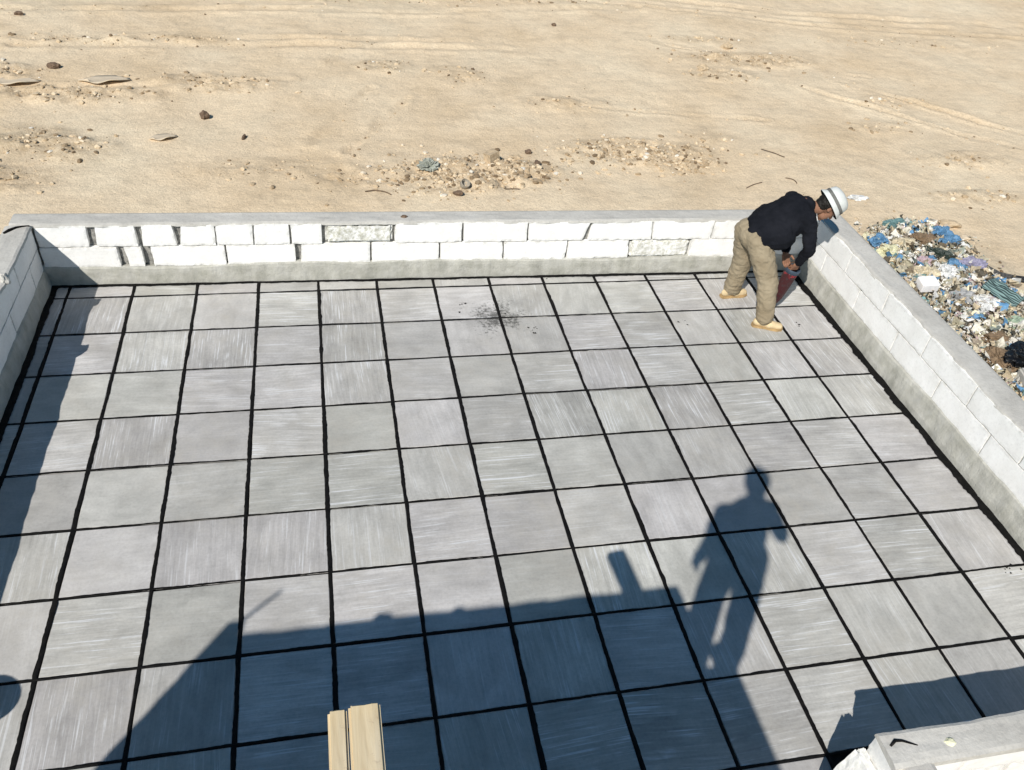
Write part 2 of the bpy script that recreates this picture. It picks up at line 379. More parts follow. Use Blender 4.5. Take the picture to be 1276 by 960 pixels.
# thin curled crusts of dried cement
def crust(x, y, w, d, rz, lift, label):
    V = []; F = []; n = 10; m = 5
    for j in range(m+1):
        for i in range(n+1):
            u = i/n-.5; v = j/m-.5
            a = 1-.35*abs(v*2)**2*random.uniform(.8, 1)-.1*random.random()
            X = u*w*a; Y = v*d*(1-.5*(u*2)**4)
            V.append((X, Y, .01+lift*max(0, -v*2)**1.3*(.6+.4*math.sin(u*7))))
    for j in range(m):
        for i in range(n): k = j*(n+1)+i; F.append((k, k+1, k+n+2, k+n+1))
    o = mesh_obj('cement_crust', V, F, M_SLAB, smooth=True)
    s = o.modifiers.new('t', 'SOLIDIFY'); s.thickness = .014
    o.location = (x, y, gz(x, y)+.012); o.rotation_euler = (0, 0, rz)
    tag(o, label, 'crust')
crust(-4.08, 12.46, 1.0, .45, .05, .07, 'long pale curled crust at the far left of the sand')
crust(-2.35, 12.6, 1.1, .5, .1, .09, 'pale curled crust beside the dirt line at upper left')
crust(-.89, 9.8, .55, .3, .25, .06, 'small pale curled crust lying left of the narrow dark stone')
# twigs
def tube_pts(path, r, seg=6):
    V = []; F = []; P = [Vector(p) for p in path]
    for i, p in enumerate(P):
        d = (P[min(i+1, len(P)-1)]-P[max(i-1, 0)]).normalized()
        a = d.cross(Vector((0, 0, 1))); a = a.normalized() if a.length > 1e-4 else Vector((1, 0, 0)); b = d.cross(a)
        rr = r[i] if isinstance(r, (list, tuple)) else r
        for k in range(seg):
            t_ = 2*math.pi*k/seg; V.append(p+a*math.cos(t_)*rr+b*math.sin(t_)*rr)
    for i in range(len(P)-1):
        for k in range(seg): F.append((i*seg+k, i*seg+(k+1)%seg, (i+1)*seg+(k+1)%seg, (i+1)*seg+k))
    F.append(tuple(range(seg))[::-1]); F.append(tuple(range((len(P)-1)*seg, len(P)*seg)))
    return V, F
M_TWIG = plain('dry_twig', (.16,.11,.07))
def twig(p, q, bend, label, r=.008):
    path = []
    for i in range(7):
        s = i/6; x = p[0]+(q[0]-p[0])*s-bend*math.sin(s*3.14)*(q[1]-p[1]); y = p[1]+(q[1]-p[1])*s+bend*math.sin(s*3.14)*(q[0]-p[0])
        path.append((x, y, gz(x, y)+.015+.01*random.random()))
    V, F = tube_pts(path, r); tag(mesh_obj('twig', V, F, M_TWIG), label, 'twig')
twig((10.46,7.54), (10.9,7.76), .05, 'straight dry twig on sand just beyond the bent worker')
twig((11.52,7.95), (11.66,7.7), .3, 'short bent twig on sand beyond the worker, right of the straight twig')
twig((11.6,9.35), (11.98,8.95), .05, 'thin dry twig farther out behind the worker')
twig((2.84,7.49), (3.3,7.37), .2, 'curved dark twig on sand near the far wall, left of the rubble patch', .010)
twig((5.45,7.55), (5.75,7.55), .1, 'thin dark twig at the lower right of the rubble patch')
# small marks on the dirt patch: tin ring, crumpled foil
def lathe(prof, seg=24):
    V = []; F = []
    for r, z in prof:
        for k in range(seg): a = 2*math.pi*k/seg; V.append((r*math.cos(a), r*math.sin(a), z))
    n = len(prof)
    for i in range(n-1):
        for k in range(seg): F.append((i*seg+k, i*seg+(k+1)%seg, (i+1)*seg+(k+1)%seg, (i+1)*seg+k))
    return V, F
V, F = lathe([(.0,.0),(.085,0),(.09,.01),(.09,.09),(.086,.095),(.08,.09),(.08,.015),(0,.012)])
o = mesh_obj('tin', V, F, plain('old_tin', (.30,.27,.22), .5), smooth=True); o.location = (4.69, 7.62, gz(4.69,7.62)+.02); o.rotation_euler = (.5,.3,0)
tag(o, 'open round tin half sunk in the rubble patch', 'tin')

def crumple(name, x, y, z, size, mat, seed, label, cat, rz=0, amp=.45, sub=4, freq=2.2, group=None):
    b = bmesh.new(); bmesh.ops.create_icosphere(b, subdivisions=sub, radius=1)
    for v in b.verts:
        p = v.co*freq+Vector((seed*5.3, seed*1.7, 0))
        n = mn.ridged_multi_fractal(p, .8, 2.2, 4, 1.0, 2.0)-1.1
        lo = mn.noise(v.co*1.2+Vector((seed, 0, 3)))
        c = v.co*(1+amp*.55*n+.5*lo)
        if c.z < -.35: c.z = -.35
        v.co = Vector((c.x*size[0], c.y*size[1], c.z*size[2]))
    me = bpy.data.meshes.new(name); b.to_mesh(me); b.free(); me.materials.append(mat)
    o = link(bpy.data.objects.new(name, me)); o.location = (x, y, z+size[2]*.3); o.rotation_euler = (0,0,rz)
    return tag(o, label, cat, group)
def film(name, c, rough=.35):
    t = NT(name, rough); c1 = tuple(x*.6 for x in c)
    t.base(t.ramp(t.noise(9, 5, .7), [(.35, c1), (.6, c)])); t.bump(t.noise(25, 5, .7), .8, .02); t.b.inputs['Specular IOR Level'].default_value = .5
    return t.m
F_BLUE = film('blue_film', (.12,.27,.45)); F_WHITE = film('white_film', (.80,.80,.78)); F_YEL = film('yellow_film', (.76,.73,.48)); F_TEAL = film('teal_film', (.16,.28,.28))
F_DKG = film('dark_green_film', (.03,.045,.035)); F_PUR = film('purple_film', (.34,.32,.44)); F_CREAM = film('cream_film', (.70,.60,.42)); F_PINK = film('pink_film', (.58,.44,.47)); F_BLACK = film('black_film', (.008,.008,.009))
F_BROWN = film('brown_film', (.25,.17,.10), .7); F_GREEN = film('pale_green_film', (.42,.52,.38)); F_GREY = film('grey_film', (.42,.42,.42))
crumple('foil_scrap', 4.12, 8.36, gz(4.12, 8.36), (.17,.13,.11), film('grey_green_film', (.40,.42,.36)), 3, 'crumpled grey green plastic scrap at the left of the rubble patch', 'litter', amp=.95, sub=5, freq=2.6)
crumple('plastic_scrap', 12.66, 7.0, gz(12.66,7.0), (.20,.09,.05), F_WHITE, 5, 'white plastic scrap lying on sand just right of the white hat', 'litter', amp=.6)

# ------------------------------------------------------------------ rubbish heap outside the right wall
IT = [('plastic_bag',12.04,5.16,.22,.15,.15,F_BLUE,'blue plastic bag at the left tip of the rubbish heap','bag'),
 ('rag',12.72,5.75,.26,.13,.11,F_TEAL,'teal rag at the top of the rubbish heap','rag'),
 ('plastic_bag',12.02,4.82,.26,.17,.12,F_YEL,'pale yellow plastic bag beside the blue bag at the heap tip','bag'),
 ('plastic_bag',12.42,4.97,.24,.16,.13,F_CREAM,'cream plastic bag between the yellow bag and the teal rag','bag'),
 ('plastic_bag',13.45,5.32,.25,.18,.19,F_BLUE,'bright blue bag on the upper right edge of the heap','bag'),
 ('plastic_bag',13.42,4.98,.22,.17,.15,F_BLUE,'blue bag just below the bright blue one on the upper right edge','bag'),
 ('plastic_bag',13.62,4.84,.12,.10,.11,F_WHITE,'small white bag tucked beside two blue bags','bag'),
 ('plastic_sheet',12.98,4.58,.40,.14,.13,F_DKG,'long dark green plastic sheet across the middle of the heap','sheet'),
 ('plastic_scrap',12.70,4.5,.11,.09,.09,F_BLUE,'small blue scrap left of the dark green sheet','litter'),
 ('plastic_bag',13.03,4.22,.24,.14,.12,F_BLUE,'blue bag touching the purple wrapper in the heap','bag'),
 ('plastic_wrapper',13.36,4.22,.28,.19,.16,F_PUR,'purple and white crumpled wrapper at the right of the heap','wrapper'),
 ('plastic_wrapper',12.52,4.42,.22,.14,.11,F_PINK,'pink wrapper left of centre in the heap','wrapper'),
 ('plastic_bag',12.32,4.02,.24,.20,.15,F_CREAM,'cream coloured bag in the lower left middle of the heap','bag'),
 ('plastic_bag',12.66,3.98,.26,.20,.16,F_WHITE,'large white bag right of the cream bag in the middle','bag'),
 ('rag',12.12,3.92,.20,.10,.08,F_TEAL,'teal rag on the lower edge of the heap above the white box','rag'),
 ('plastic_sheet',12.90,3.10,.30,.22,.10,F_WHITE,'white plastic sheet beside the striped teal cloth','sheet'),
 ('plastic_scrap',12.40,2.68,.13,.09,.08,F_BLUE,'small blue scrap in the lower part of the heap','litter'),
 ('plastic_bag',12.67,2.9,.16,.14,.13,F_WHITE,'small white bag right above the lower blue scrap','bag'),
 ('bin_bag',12.52,1.55,.50,.36,.26,F_BLACK,'black bin bag at the lower end of the rubbish heap','bag'),
 ('cardboard',12.10,1.62,.22,.30,.17,F_BROWN,'brown cardboard scrap against the black bin bag','cardboard'),
 ('plastic_sheet',12.53,3.30,.30,.20,.11,F_GREY,'grey plastic sheet in the middle of the lower heap','sheet'),
 ('plastic_bag',13.05,2.55,.26,.2,.12,F_GREEN,'pale green bag at the lower right of the heap','bag'),
 ('plastic_bag',12.35,2.15,.22,.18,.11,F_BROWN,'brown bag just above the cardboard scrap','bag'),
 ('plastic_bag',12.88,5.15,.28,.19,.13,F_BROWN,'brown and white bag near the top middle of the heap','bag')]
for k, (nm, x, y, sx, sy, sz, m, lb, ct) in enumerate(IT):
    crumple(nm, x, y, gz(x, y)+.03, (sx*.85, sy*.85, sz*.85), m, k+20, lb, ct, rz=random.uniform(-.5,.5)-(.5 if 'long' in lb or 'purple' in lb else 0), amp=.55, sub=5, freq=2.6)
def box_mesh(w, d, h, bev=.01):
    b = bmesh.new(); bmesh.ops.create_cube(b, size=1)
    for v in b.verts: v.co = Vector((v.co.x*w, v.co.y*d, v.co.z*h))
    if bev: bmesh.ops.bevel(b, geom=b.edges[:], offset=bev, segments=2, affect='EDGES')
    return b
def bm_obj(name, b, mat, parent=None, smooth=False):
    me = bpy.data.meshes.new(name); b.to_mesh(me); b.free(); me.materials.append(mat)
    me.polygons.foreach_set('use_smooth', [smooth]*len(me.polygons))
    return link(bpy.data.objects.new(name, me), parent)
o = bm_obj('carton', box_mesh(.30,.24,.16), plain('white_card', (.80,.79,.80), .7, .05)); o.location = (11.98,3.56,gz(11.98,3.56)+.16); o.rotation_euler = (.15,-.1,-.1)
tag(o, 'white square carton on the wall side of the rubbish heap', 'carton')
# striped cloth
t = NT('striped_teal_cloth', .9); px_ = t.sep(t.tc.outputs['Object'])
w = t.n.new('ShaderNodeTexWave'); w.inputs['Scale'].default_value = 9; t.l.new(t.tc.outputs['Object'], w.inputs['Vector'])
t.base(t.ramp(w.outputs['Fac'], [(.3, (.03,.05,.05)), (.7, (.20,.30,.29))])); M_STRIPE = t.m
b = bmesh.new(); bmesh.ops.create_grid(b, x_segments=26, y_segments=20, size=.5)
for v in b.verts:
    x, y = v.co.x, v.co.y
    v.co = Vector((x*.52, y*.62, .10*math.cos(x*3)+.05*mn.noise(Vector((x*5, y*2, 2)))+.03*mn.noise(Vector((x*14, y*5, 2)))))
o = bm_obj('cloth', b, M_STRIPE, smooth=True); o.location = (13.26,3.23,gz(13.26,3.23)+.14); o.rotation_euler = (.1,.1,.5)
so = o.modifiers.new('t', 'SOLIDIFY'); so.thickness = .012
tag(o, 'dark teal striped cloth draped on the right side of the rubbish heap', 'cloth')
crumple('black_strip', 0, 0, 0, (.1,.1,.1), F_BLACK, 71, 'x', 'x', sub=2)
bpy.data.objects.remove(bpy.data.objects['black_strip'])
# flat black strip lying right of the heap
path = [(13.5,4.32),(13.66,4.22),(13.80,4.03),(13.95,3.88),(14.2,3.82),(14.6,3.7),(15.1,3.8)]; wd = [.03,.10,.11,.10,.12,.15,.06]
V = []; F = []
for i, ((x, y), w_) in enumerate(zip(path, wd)):
    z = gz(x, y)+.05
    for s, dz in ((-1,-.02),(-.3,.05),(.4,.03),(1,-.02)): V.append((x-.3*s*w_, y+s*w_+random.uniform(-.02,.02), z+dz))
for i in range(len(path)-1):
    for k in range(3): a = i*4+k; F.append((a, a+4, a+5, a+1))
o = mesh_obj('black_strip', V, F, F_BLACK); tag(o, 'black strip lying on sand right of the heap', 'sheet')
# uncountable scraps
scrap_cols = [(.72,.68,.58),(.66,.58,.43),(.58,.48,.33),(.78,.77,.73),(.42,.38,.27),(.20,.16,.11),(.55,.50,.37),(.74,.70,.62),(.62,.55,.42),(.32,.36,.31),(.50,.42,.33),(.68,.64,.46),(.66,.62,.52),(.08,.07,.05),(.48,.40,.28),(.15,.12,.08),(.74,.72,.66),(.60,.52,.38)]*2+[(.12,.27,.45),(.12,.27,.45),(.18,.33,.34),(.80,.80,.78),(.80,.80,.78),(.80,.80,.78),(.52,.40,.40)]
t = NT('litter_scraps', .6); a = t.attr('k'); t.base(t.mix(1.0, a.outputs['Color'], t.ramp(t.noise(30, 3), [(.3, .7), (.6, 1.1)]), 'MULTIPLY')); M_SCR = t.m
V = []; F = []; K = []
poly = [(12.0,5.5),(12.79,5.95),(13.65,5.75),(13.75,4.84),(13.6,3.9),(13.8,3.0),(13.6,1.2),(12.3,.7),(11.75,1.0),(11.72,2.74),(11.78,3.81)]
def inside(x, y):
    c = False
    for (x1, y1), (x2, y2) in zip(poly, poly[1:]+poly[:1]):
        if (y1 > y) != (y2 > y) and x < (x2-x1)*(y-y1)/(y2-y1)+x1: c = not c
    return c
n = 0
while n < 6500:
    x = rng.uniform(11.5, 14.1); y = rng.uniform(.5, 6.1)
    if not inside(x+rng.normal(0, .08), y+rng.normal(0, .08)): continue
    n += 1
    if n % 22 == 0: x += rng.normal(0, .35); y += rng.normal(0, .35)
    if x < 11.55: x = 11.6
    s = .012+.070*rng.random()**2.6; z = gz(x, y)+rng.uniform(0, .13)
    M = Matrix.Rotation(rng.uniform(0, 6.28), 3, 'Z') @ Matrix.Rotation(rng.normal(0, .8), 3, 'X') @ Matrix.Rotation(rng.normal(0, .8), 3, 'Y')
    c = np.array(scrap_cols[int(rng.integers(len(scrap_cols)))])*rng.uniform(.7, 1.1); base = len(V); A = rng.uniform(.35, 1.4)
    for j in range(3):
        for i in range(3):
            p = M @ Vector(((i-1)*s+rng.normal(0, s*.25), (j-1)*s*A+rng.normal(0, s*.25), rng.normal(0, s*.35)))
            V.append((x+p.x, y+p.y, z+p.z)); K.append((*c, 1))
    for j in range(2):
        for i in range(2): q = base+j*3+i; F.append((q, q+1, q+4, q+3))
o = mesh_obj('litter', V, F, M_SCR); set_col(o, 'k', K); o['kind'] = 'stuff'; o['label'] = 'mixed small torn scraps making up the rubbish heap'; o['category'] = 'litter'
b = box_mesh(.9,1.3,.25,.03)
o = bm_obj('cement_slab', b, M_COPING); o.location = (12.35,.55,GZ+.15); o.rotation_euler = (.03,-.02,-.25)
tag(o, 'pale cement slab on the ground below the right wall, past the bin bag', 'slab')

# ------------------------------------------------------------------ the roof paving
WY = lambda x: -.6-.17*x/13          # inner face of far wall (in pavers)
V = []; F = []; UV = []; TONE = []
def paver(x0, y0, x1, y1):           # in paver units
    g = .019; gy_ = .013
    cx, cy = (x0+x1)/2*T, (y0+y1)/2*T
    ax = (x1-x0)/2*T-g/2; ay = (y1-y0)/2*T-gy_/2
    if ax < .03 or ay < .03: return
    jr = rng.normal(0, .0022, (4, 2)); z = rng.normal(0, .0009, 4)
    base = len(V); b_ = .004
    crn = [(-1,-1),(1,-1),(1,1),(-1,1)]
    tone = rng.random()**1; tt = (tone, float(np.clip(rng.beta(1.3, 1.4), 0, 1)), rng.random(), 1)
    for k, (sx, sy) in enumerate(crn): V.append((cx+sx*(ax-b_)+jr[k][0], cy+sy*(ay-b_)+jr[k][1], z[k]))
    for k, (sx, sy) in enumerate(crn): V.append((cx+sx*ax+jr[k][0], cy+sy*ay+jr[k][1], z[k]-.004))
    for k, (sx, sy) in enumerate(crn): V.append((cx+sx*ax+jr[k][0], cy+sy*ay+jr[k][1], -.035))
    fs = [(0,1,2,3)]+[(k, 4+k, 4+(k+1)%4, (k+1)%4) for k in range(4)]+[(4+k, 8+k, 8+(k+1)%4, 4+(k+1)%4) for k in range(4)]
    an = (0 if rng.random() < .42 else math.pi/2)+rng.normal(0, .05)
    ca, sa = math.cos(an), math.sin(an); ou, ov = rng.uniform(0, 50, 2)
    for f in fs:
        F.append(tuple(base+i for i in f))
        for i in f:
            x, y, _ = V[base+i]; x -= cx; y -= cy
            UV.append((x*ca+y*sa+ou, -x*sa+y*ca+ov)); 
    TONE.extend([tt]*12)
xs = [-.33]+list(range(0, 14)); xs[-1] = 13.08
ys = ['w']+[-k for k in range(1, 15)]
for j in range(len(ys)-1):
    for i in range(len(xs)-1):
        y1 = WY((xs[i]+xs[i+1])/2)+.02 if ys[j] == 'w' else ys[j]; y0 = ys[j+1]
        if y0 <= -11 and xs[i] >= 9: continue
        if y0 < -13 : continue
        paver(xs[i], y0, xs[i+1], y1)
o = mesh_obj('pavement', V, F, M_PAVER); struct(o)
uvl = o.data.uv_layers.new(name='streak'); uvl.data.foreach_set('uv', np.array(UV, np.float32).ravel())
set_col(o, 'tone', TONE)
# bitumen bed below and hot-poured bitumen joints on top
b = bmesh.new()
o = mesh_obj('bitumen_bed', [(-.33,-5.32,-.012),(6.7,-5.32,-.012),(6.7,-.2,-.012),(-.33,-.2,-.012),(-.33,-6.74,-.012),(4.6,-6.74,-.012),(4.6,-5.32,-.012)], [(0,6,1,2,3),(4,5,6,0)], M_TAR); struct(o)
V = []; F = []
def ribbon(p, q, hw, z, amp, blob=0., step=.02):
    L = math.hypot(q[0]-p[0], q[1]-p[1]); n = max(2, int(L/step)); ux, uy = (q[0]-p[0])/L, (q[1]-p[1])/L; s1, s2 = rng.uniform(0, 99, 2)
    t_ = np.arange(n+1)/n*L
    def edge(s): 
        e = amp*2.6*fbm(t_*9, t_*0+s, 3, 4)+.6*amp*(rng.random(n+1)-.5)+.004*2*fbm(t_*.9, t_*0+s+5, 8, 2)
        if blob: e = e+blob*np.clip(fbm(t_*4, t_*0+s+9, 5, 2)*2-.45, 0, 1)
        return hw+e
    a = edge(s1); c = edge(s2); base = len(V); off = .0035*2*fbm(t_*.8, t_*0+s1, 4, 2)
    for i in range(n+1):
        x, y = p[0]+ux*t_[i]-uy*off[i], p[1]+uy*t_[i]+ux*off[i]
        for w_, dz in ((a[i], 0), (a[i]*.5, .0025), (-c[i]*.5, .0025), (-c[i], 0)): V.append((x-uy*w_, y+ux*w_, z+dz))
    for i in range(n):
        for k in range(3): F.append((base+i*4+k, base+i*4+k+1, base+i*4+k+5, base+i*4+k+4))
for c_ in range(0, 13):
    yend = -7.0 if c_ < 9 else -5.2
    ribbon((c_*T, WY(c_)*T, 0), (c_*T, yend, 0), .0100+.0025*rng.random(), .0022, .0058, .012)
for r_ in range(1, 14):
    xend = 6.5 if r_ < 11 else 4.5
    ribbon((-.165, -r_*T, 0), (xend, -r_*T, 0), .0066+.0018*rng.random(), .0029, .0042, .010)
ribbon((-.16, WY(-.3)*T-.015), (6.56, WY(13.1)*T-.015), .030, .0045, .009, .02)
ribbon((6.520, -.3), (6.520, -5.3), .040, .0052, .018, .035)
ribbon((-.118, -.3), (-.118, -7.0), .030, .0058, .008, .02)
o = mesh_obj('bitumen_joints', V, F, M_TAR, smooth=True); struct(o)
# drips of bitumen
V = []; F = []
def drip(x, y, r, z=.0035):
    n = 14; base = len(V); V.append((x, y, z+.003))
    for k in range(n):
        a = 2*math.pi*k/n; rr = r*random.uniform(.5, 1.4); V.append((x+rr*math.cos(a), y+rr*math.sin(a), z))
    for k in range(n): F.append((base, base+1+k, base+1+(k+1) % n))
for x, y, s, n in [(6.35,-4.03,.035,6),(6.42,-4.08,.02,4),(3.76,-1.17,.02,4),(3.74,-1.19,.02,3),(5.1,-1.15,.04,3),(6.15,-1.3,.03,3),(3.3,-.85,.10,5),(4.05,-.365,.03,5)]:
    for _ in range(n): drip(x+random.gauss(0, s), y+random.gauss(0, s), random.uniform(.004, .012))
o = mesh_obj('bitumen_drips', V, F, M_TAR); struct(o)

# ------------------------------------------------------------------ parapet walls
def grid_box(x0a, x1a, x0b, x1b, t0, t1, z0, z1, step, seed, chip, rough=0., stain=0.):
    """block between joints that slope from (x0a,x1a) at z0 to (x0b,x1b) at z1"""
    nx = max(2, int((x1a-x0a)/step)); ny = max(2, int((t1-t0)/step)); nz = max(3, int((z1-z0)/step))
    idx = {}; V = []; F = []; C = []
    def vid(i, j, k):
        key = (i, j, k)
        if key in idx: return idx[key]
        fx, fy, fz = i/nx, j/ny, k/nz
        xa = x0a+(x0b-x0a)*fz; xb = x1a+(x1b-x1a)*fz
        x = xa+(xb-xa)*fx; y = t0+(t1-t0)*fy; z = z0+(z1-z0)*fz
        ex = min(fx, 1-fx)*(xb-xa); ey = min(fy, 1-fy)*(t1-t0); ez = min(fz, 1-fz)*(z1-z0)
        cnt = sorted((ex, ey, ez))[1]           # distance to nearest edge
        e = max(0, 1-cnt/.03)
        p = Vector((x+seed*7.3, y*1.3+seed, z))
        ch = chip*e**1.5*max(0, mn.fractal(p*14, .7, 2.1, 3)+.35+rough)
        ctr = Vector(((xa+xb)/2, (t0+t1)/2, (z0+z1)/2))
        d = Vector((x, y, z))-ctr; d = Vector((math.copysign(1, d.x) if ex < .02 else 0, math.copysign(1, d.y) if ey < .02 else 0, math.copysign(1, d.z) if ez < .02 else 0))
        n = mn.fractal(p*9, .8, 2.1, 3)
        q = Vector((x, y, z))-d*(ch+.001+(.0014+.012*rough)*(n+.5))
        idx[key] = len(V); V.append(q); C.append((stain, min(1, e*1.0), 0, 1)); return idx[key]
    for i in range(nx):
        for k in range(nz):
            F.append((vid(i,0,k), vid(i+1,0,k), vid(i+1,0,k+1), vid(i,0,k+1))); F.append((vid(i,ny,k), vid(i,ny,k+1), vid(i+1,ny,k+1), vid(i+1,ny,k)))
        for j in range(ny):
            F.append((vid(i,j,0), vid(i,j+1,0), vid(i+1,j+1,0), vid(i+1,j,0))); F.append((vid(i,j,nz), vid(i+1,j,nz), vid(i+1,j+1,nz), vid(i,j+1,nz)))
    for j in range(ny):
        for k in range(nz):
            F.append((vid(0,j,k), vid(0,j,k+1), vid(0,j+1,k+1), vid(0,j+1,k))); F.append((vid(nx,j,k), vid(nx,j+1,k), vid(nx,j+1,k+1), vid(nx,j,k+1)))
    return V, F, C
def parapet(name, label, origin, direction, outward, length, thick, courses, base_h, zt, s0=0., base_out=.012, cop_in=(0,.02), cop_seed=1, haunch=0., zb=0., zslope=0., cop_out=.0, base=True, cope=True):
    """courses: list of (z0, z1, [(xa0,xa1,xb0,xb1,stain)...]); s runs along direction, t outward; metres"""
    d = Vector(direction).normalized(); ow = Vector(outward).normalized(); O = Vector(origin)
    root = empty(name, O); tag(root, label, 'parapet wall')
    flip = d.cross(ow).z < 0
    up = lambda s: zslope*s
    def P(s, t_, z): return d*s+ow*t_+Vector((0, 0, z+up(s)*(1 if z > .05 else 0)))
    def out(nm, V, F, mat, cols=None, smooth=False):
        VV = [P(*v) for v in V]; FF = [f[::-1] for f in F] if flip else F
        o = mesh_obj(nm, VV, FF, mat, root, smooth=smooth)
        if cols: set_col(o, 'stain', cols)
        return o
    V = []; F = []; C = []
    for ci, (z0, z1, bl) in enumerate(courses):
        for bi, (a0, a1, b0, b1, stn) in enumerate(bl):
            v, f, c = grid_box(a0, a1, b0, b1, 0, thick, z0, z1, .024, ci*31+bi+cop_seed*3, .0055*(.45 if cop_seed in (2,3) else 1) if not stn else .024, .6*stn, stn)
            k = len(V); V += v; F += [tuple(i+k for i in q) for q in f]; C += c
    out('blockwork', V, F, M_BLOCK, C)
    z0 = courses[0][0]; z1 = courses[-1][1]
    a, b_ = s0, length; t0, t1 = .042, thick-.042
    n = max(2, int((b_-a)/.03)); V = []; F = []
    for i in range(n+1):
        s = a+.02+(b_-a-.04)*i/n
        for tt, z in ((t0+.02*random.random(), z0-.01), (t0-.01*random.random(), z1-.008), (t1, z1-.008), (t1, z0-.01)): V.append((s, tt, z))
    for i in range(n):
        for k in range(4): q = i*4; F.append((q+k, q+4+k, q+4+(k+1)%4, q+(k+1)%4))
    F.append((0,1,2,3)); F.append((n*4+3, n*4+2, n*4+1, n*4))
    out('mortar_joint', V, F, M_MORTAR)
    if base:
        n = int((length-s0)/.02); V = []; F = []; sarr = s0+np.arange(n+1)/n*(length-s0)
        top = base_h+.012*2*fbm(sarr*5, sarr*0+cop_seed, 2, 4)+.02*2*fbm(sarr*1.2, sarr*0+cop_seed, 6, 2)
        pr = base_out*(1+1.2*fbm(sarr*7, sarr*0+3+cop_seed, 4, 3))
        for i in range(n+1):
            tp = top[i]; p_ = pr[i]
            prof = [(-p_-haunch, -.03), (-p_-haunch*.75, tp*.25), (-p_-haunch*.45, tp*.5), (-p_-haunch*.15, tp*.8), (-p_*.7, tp*.97), (.012, tp+.012), (thick*.5, tp-.004), (thick+.003, tp), (thick+.003, -.05)]
            for tt, z in prof:
                w_ = .006*mn.noise(Vector((sarr[i]*12, z*12, cop_seed*3.3+tt*5))) if z > -.01 else 0
                V.append((sarr[i], tt-w_, z))
        m = 9
        for i in range(n):
            for k in range(m-1): q = i*m+k; F.append((q, q+m, q+m+1, q+1))
        F.append(tuple(range(m))); F.append(tuple(range(n*m, (n+1)*m))[::-1])
        out('cement_base', V, [f[::-1] for f in F], M_BASE, smooth=False)
    if cope:
        n = int((length-s0)/.018); V = []; F = []; sarr = s0+np.arange(n+1)/n*(length-s0)
        rag = cop_in[0]+cop_in[1]*np.clip(.5+1.5*fbm(sarr*6, sarr*0+cop_seed*5, 2, 4), 0, 1.3)
        th = .014
        for i in range(n+1):
            s = sarr[i]; ti = rag[i]
            drop = .010+.012*max(0, mn.noise(Vector((s*16, cop_seed, 0))))
            cols_ = [(ti-.001, zt-drop), (ti+.004, zt+th*.6)]+[(ti+(thick-ti)*q, zt+th+.004*mn.noise(Vector((s*5, q*4, cop_seed)))) for q in (.12,.3,.5,.7,.88)]+[(thick+cop_out+.001, zt+th*.5), (thick+cop_out+.002, zt-.03)]
            for tt, z in cols_: V.append((s, tt, z))
        m = 9
        for i in range(n):
            for k in range(m-1): q = i*m+k; F.append((q, q+m, q+m+1, q+1))
        F.append(tuple(range(m))); F.append(tuple(range(n*m, (n+1)*m))[::-1])
        out('mortar_coping', V, [f[::-1] for f in F], M_COPING, smooth=False)
    return root

# far wall: joints as they stand, in pavers
far_top = [(-.32,.44,-.31,.45,0),(.55,1.18,.57,1.17,0),(1.24,1.78,1.27,1.74,0),(1.82,2.385,1.87,2.40,0),(2.395,2.98,2.405,3.0,0),(2.99,3.575,3.01,3.58,0),(3.60,4.11,3.60,4.11,0),(4.15,5.29,4.16,5.30,1),
 (5.32,6.49,5.34,6.49,0),(6.53,7.665,6.51,7.65,0),(7.69,8.70,7.67,8.80,0),(8.80,10.01,8.85,9.97,0),(10.03,11.18,9.99,11.18,0),(11.20,12.4,11.20,12.4,0),(12.42,13.6,12.42,13.6,0)]
far_bot = [(-.32,.85,-.32,.84,0),(.97,1.22,.94,1.21,0),(1.36,2.51,1.34,2.51,0),(2.53,3.65,2.53,3.65,0),(3.73,4.91,3.75,4.91,0),(4.93,6.11,4.93,6.10,0),(6.13,7.26,6.12,7.24,0),(7.28,8.42,7.26,8.43,0),(8.45,9.63,8.45,9.60,0),
 (9.65,10.79,9.62,10.80,.8),(10.82,12.0,10.82,12.0,0),(12.02,13.2,12.02,13.2,0),(13.21,13.6,13.21,13.6,0)]
sc5 = lambda L: [tuple(v*T for v in b[:4])+(b[4],) for b in L]
dfar = Vector((13, -.17, 0))
parapet('parapet_wall', 'long far parapet of white aerated blocks with open slanted joints, facing the camera', (0, -.3, 0), dfar, (.0131,1,0), 6.83, .195,
        [(.165,.352,sc5(far_bot)),(.357,.548,sc5(far_top))], .168, .548, s0=-.33, cop_seed=1, cop_in=(-.004,.022), zslope=0)
def runs(a, b, L, off, stains=()):
    out = []; s = a-off; k = 0
    while s < b:
        e = s+L*random.uniform(.97, 1.03); x0 = max(a, s); x1 = min(b, e)
        if x1-x0 > .05:
            j0 = random.uniform(-.012, .012); out.append((x0+.0028, x1-.0028+j0*.3, x0+.0028, x1-.0028-j0*.2, 1 if k in stains else 0))
        s = e+.001; k += 1
    return out
# right wall
parapet('parapet_wall', 'right parapet of white aerated blocks running towards the camera beside the rubbish heap', (6.585, -.385, 0), (0,-1,0), (1,0,0), 5.18, .245,
        [(.205,.405,runs(0,5.18,.6,.25)),(.41,.602,runs(0,5.18,.6,.52))], .208, .602, s0=-.0, cop_seed=2, cop_in=(.0,.035), haunch=.028, base_out=.012)
# left wall
parapet('parapet_wall', 'shaded left parapet of grey aerated blocks with ragged cement coping', (-.165, -.30, 0), (0,-1,0), (-1,0,0), 7.0, .185,
        [(.15,.35,runs(0,7,.6,.3)),(.355,.548,runs(0,7,.6,.05))], .158, .548, s0=-.0, cop_seed=3, cop_in=(-.012,.02), haunch=.02)
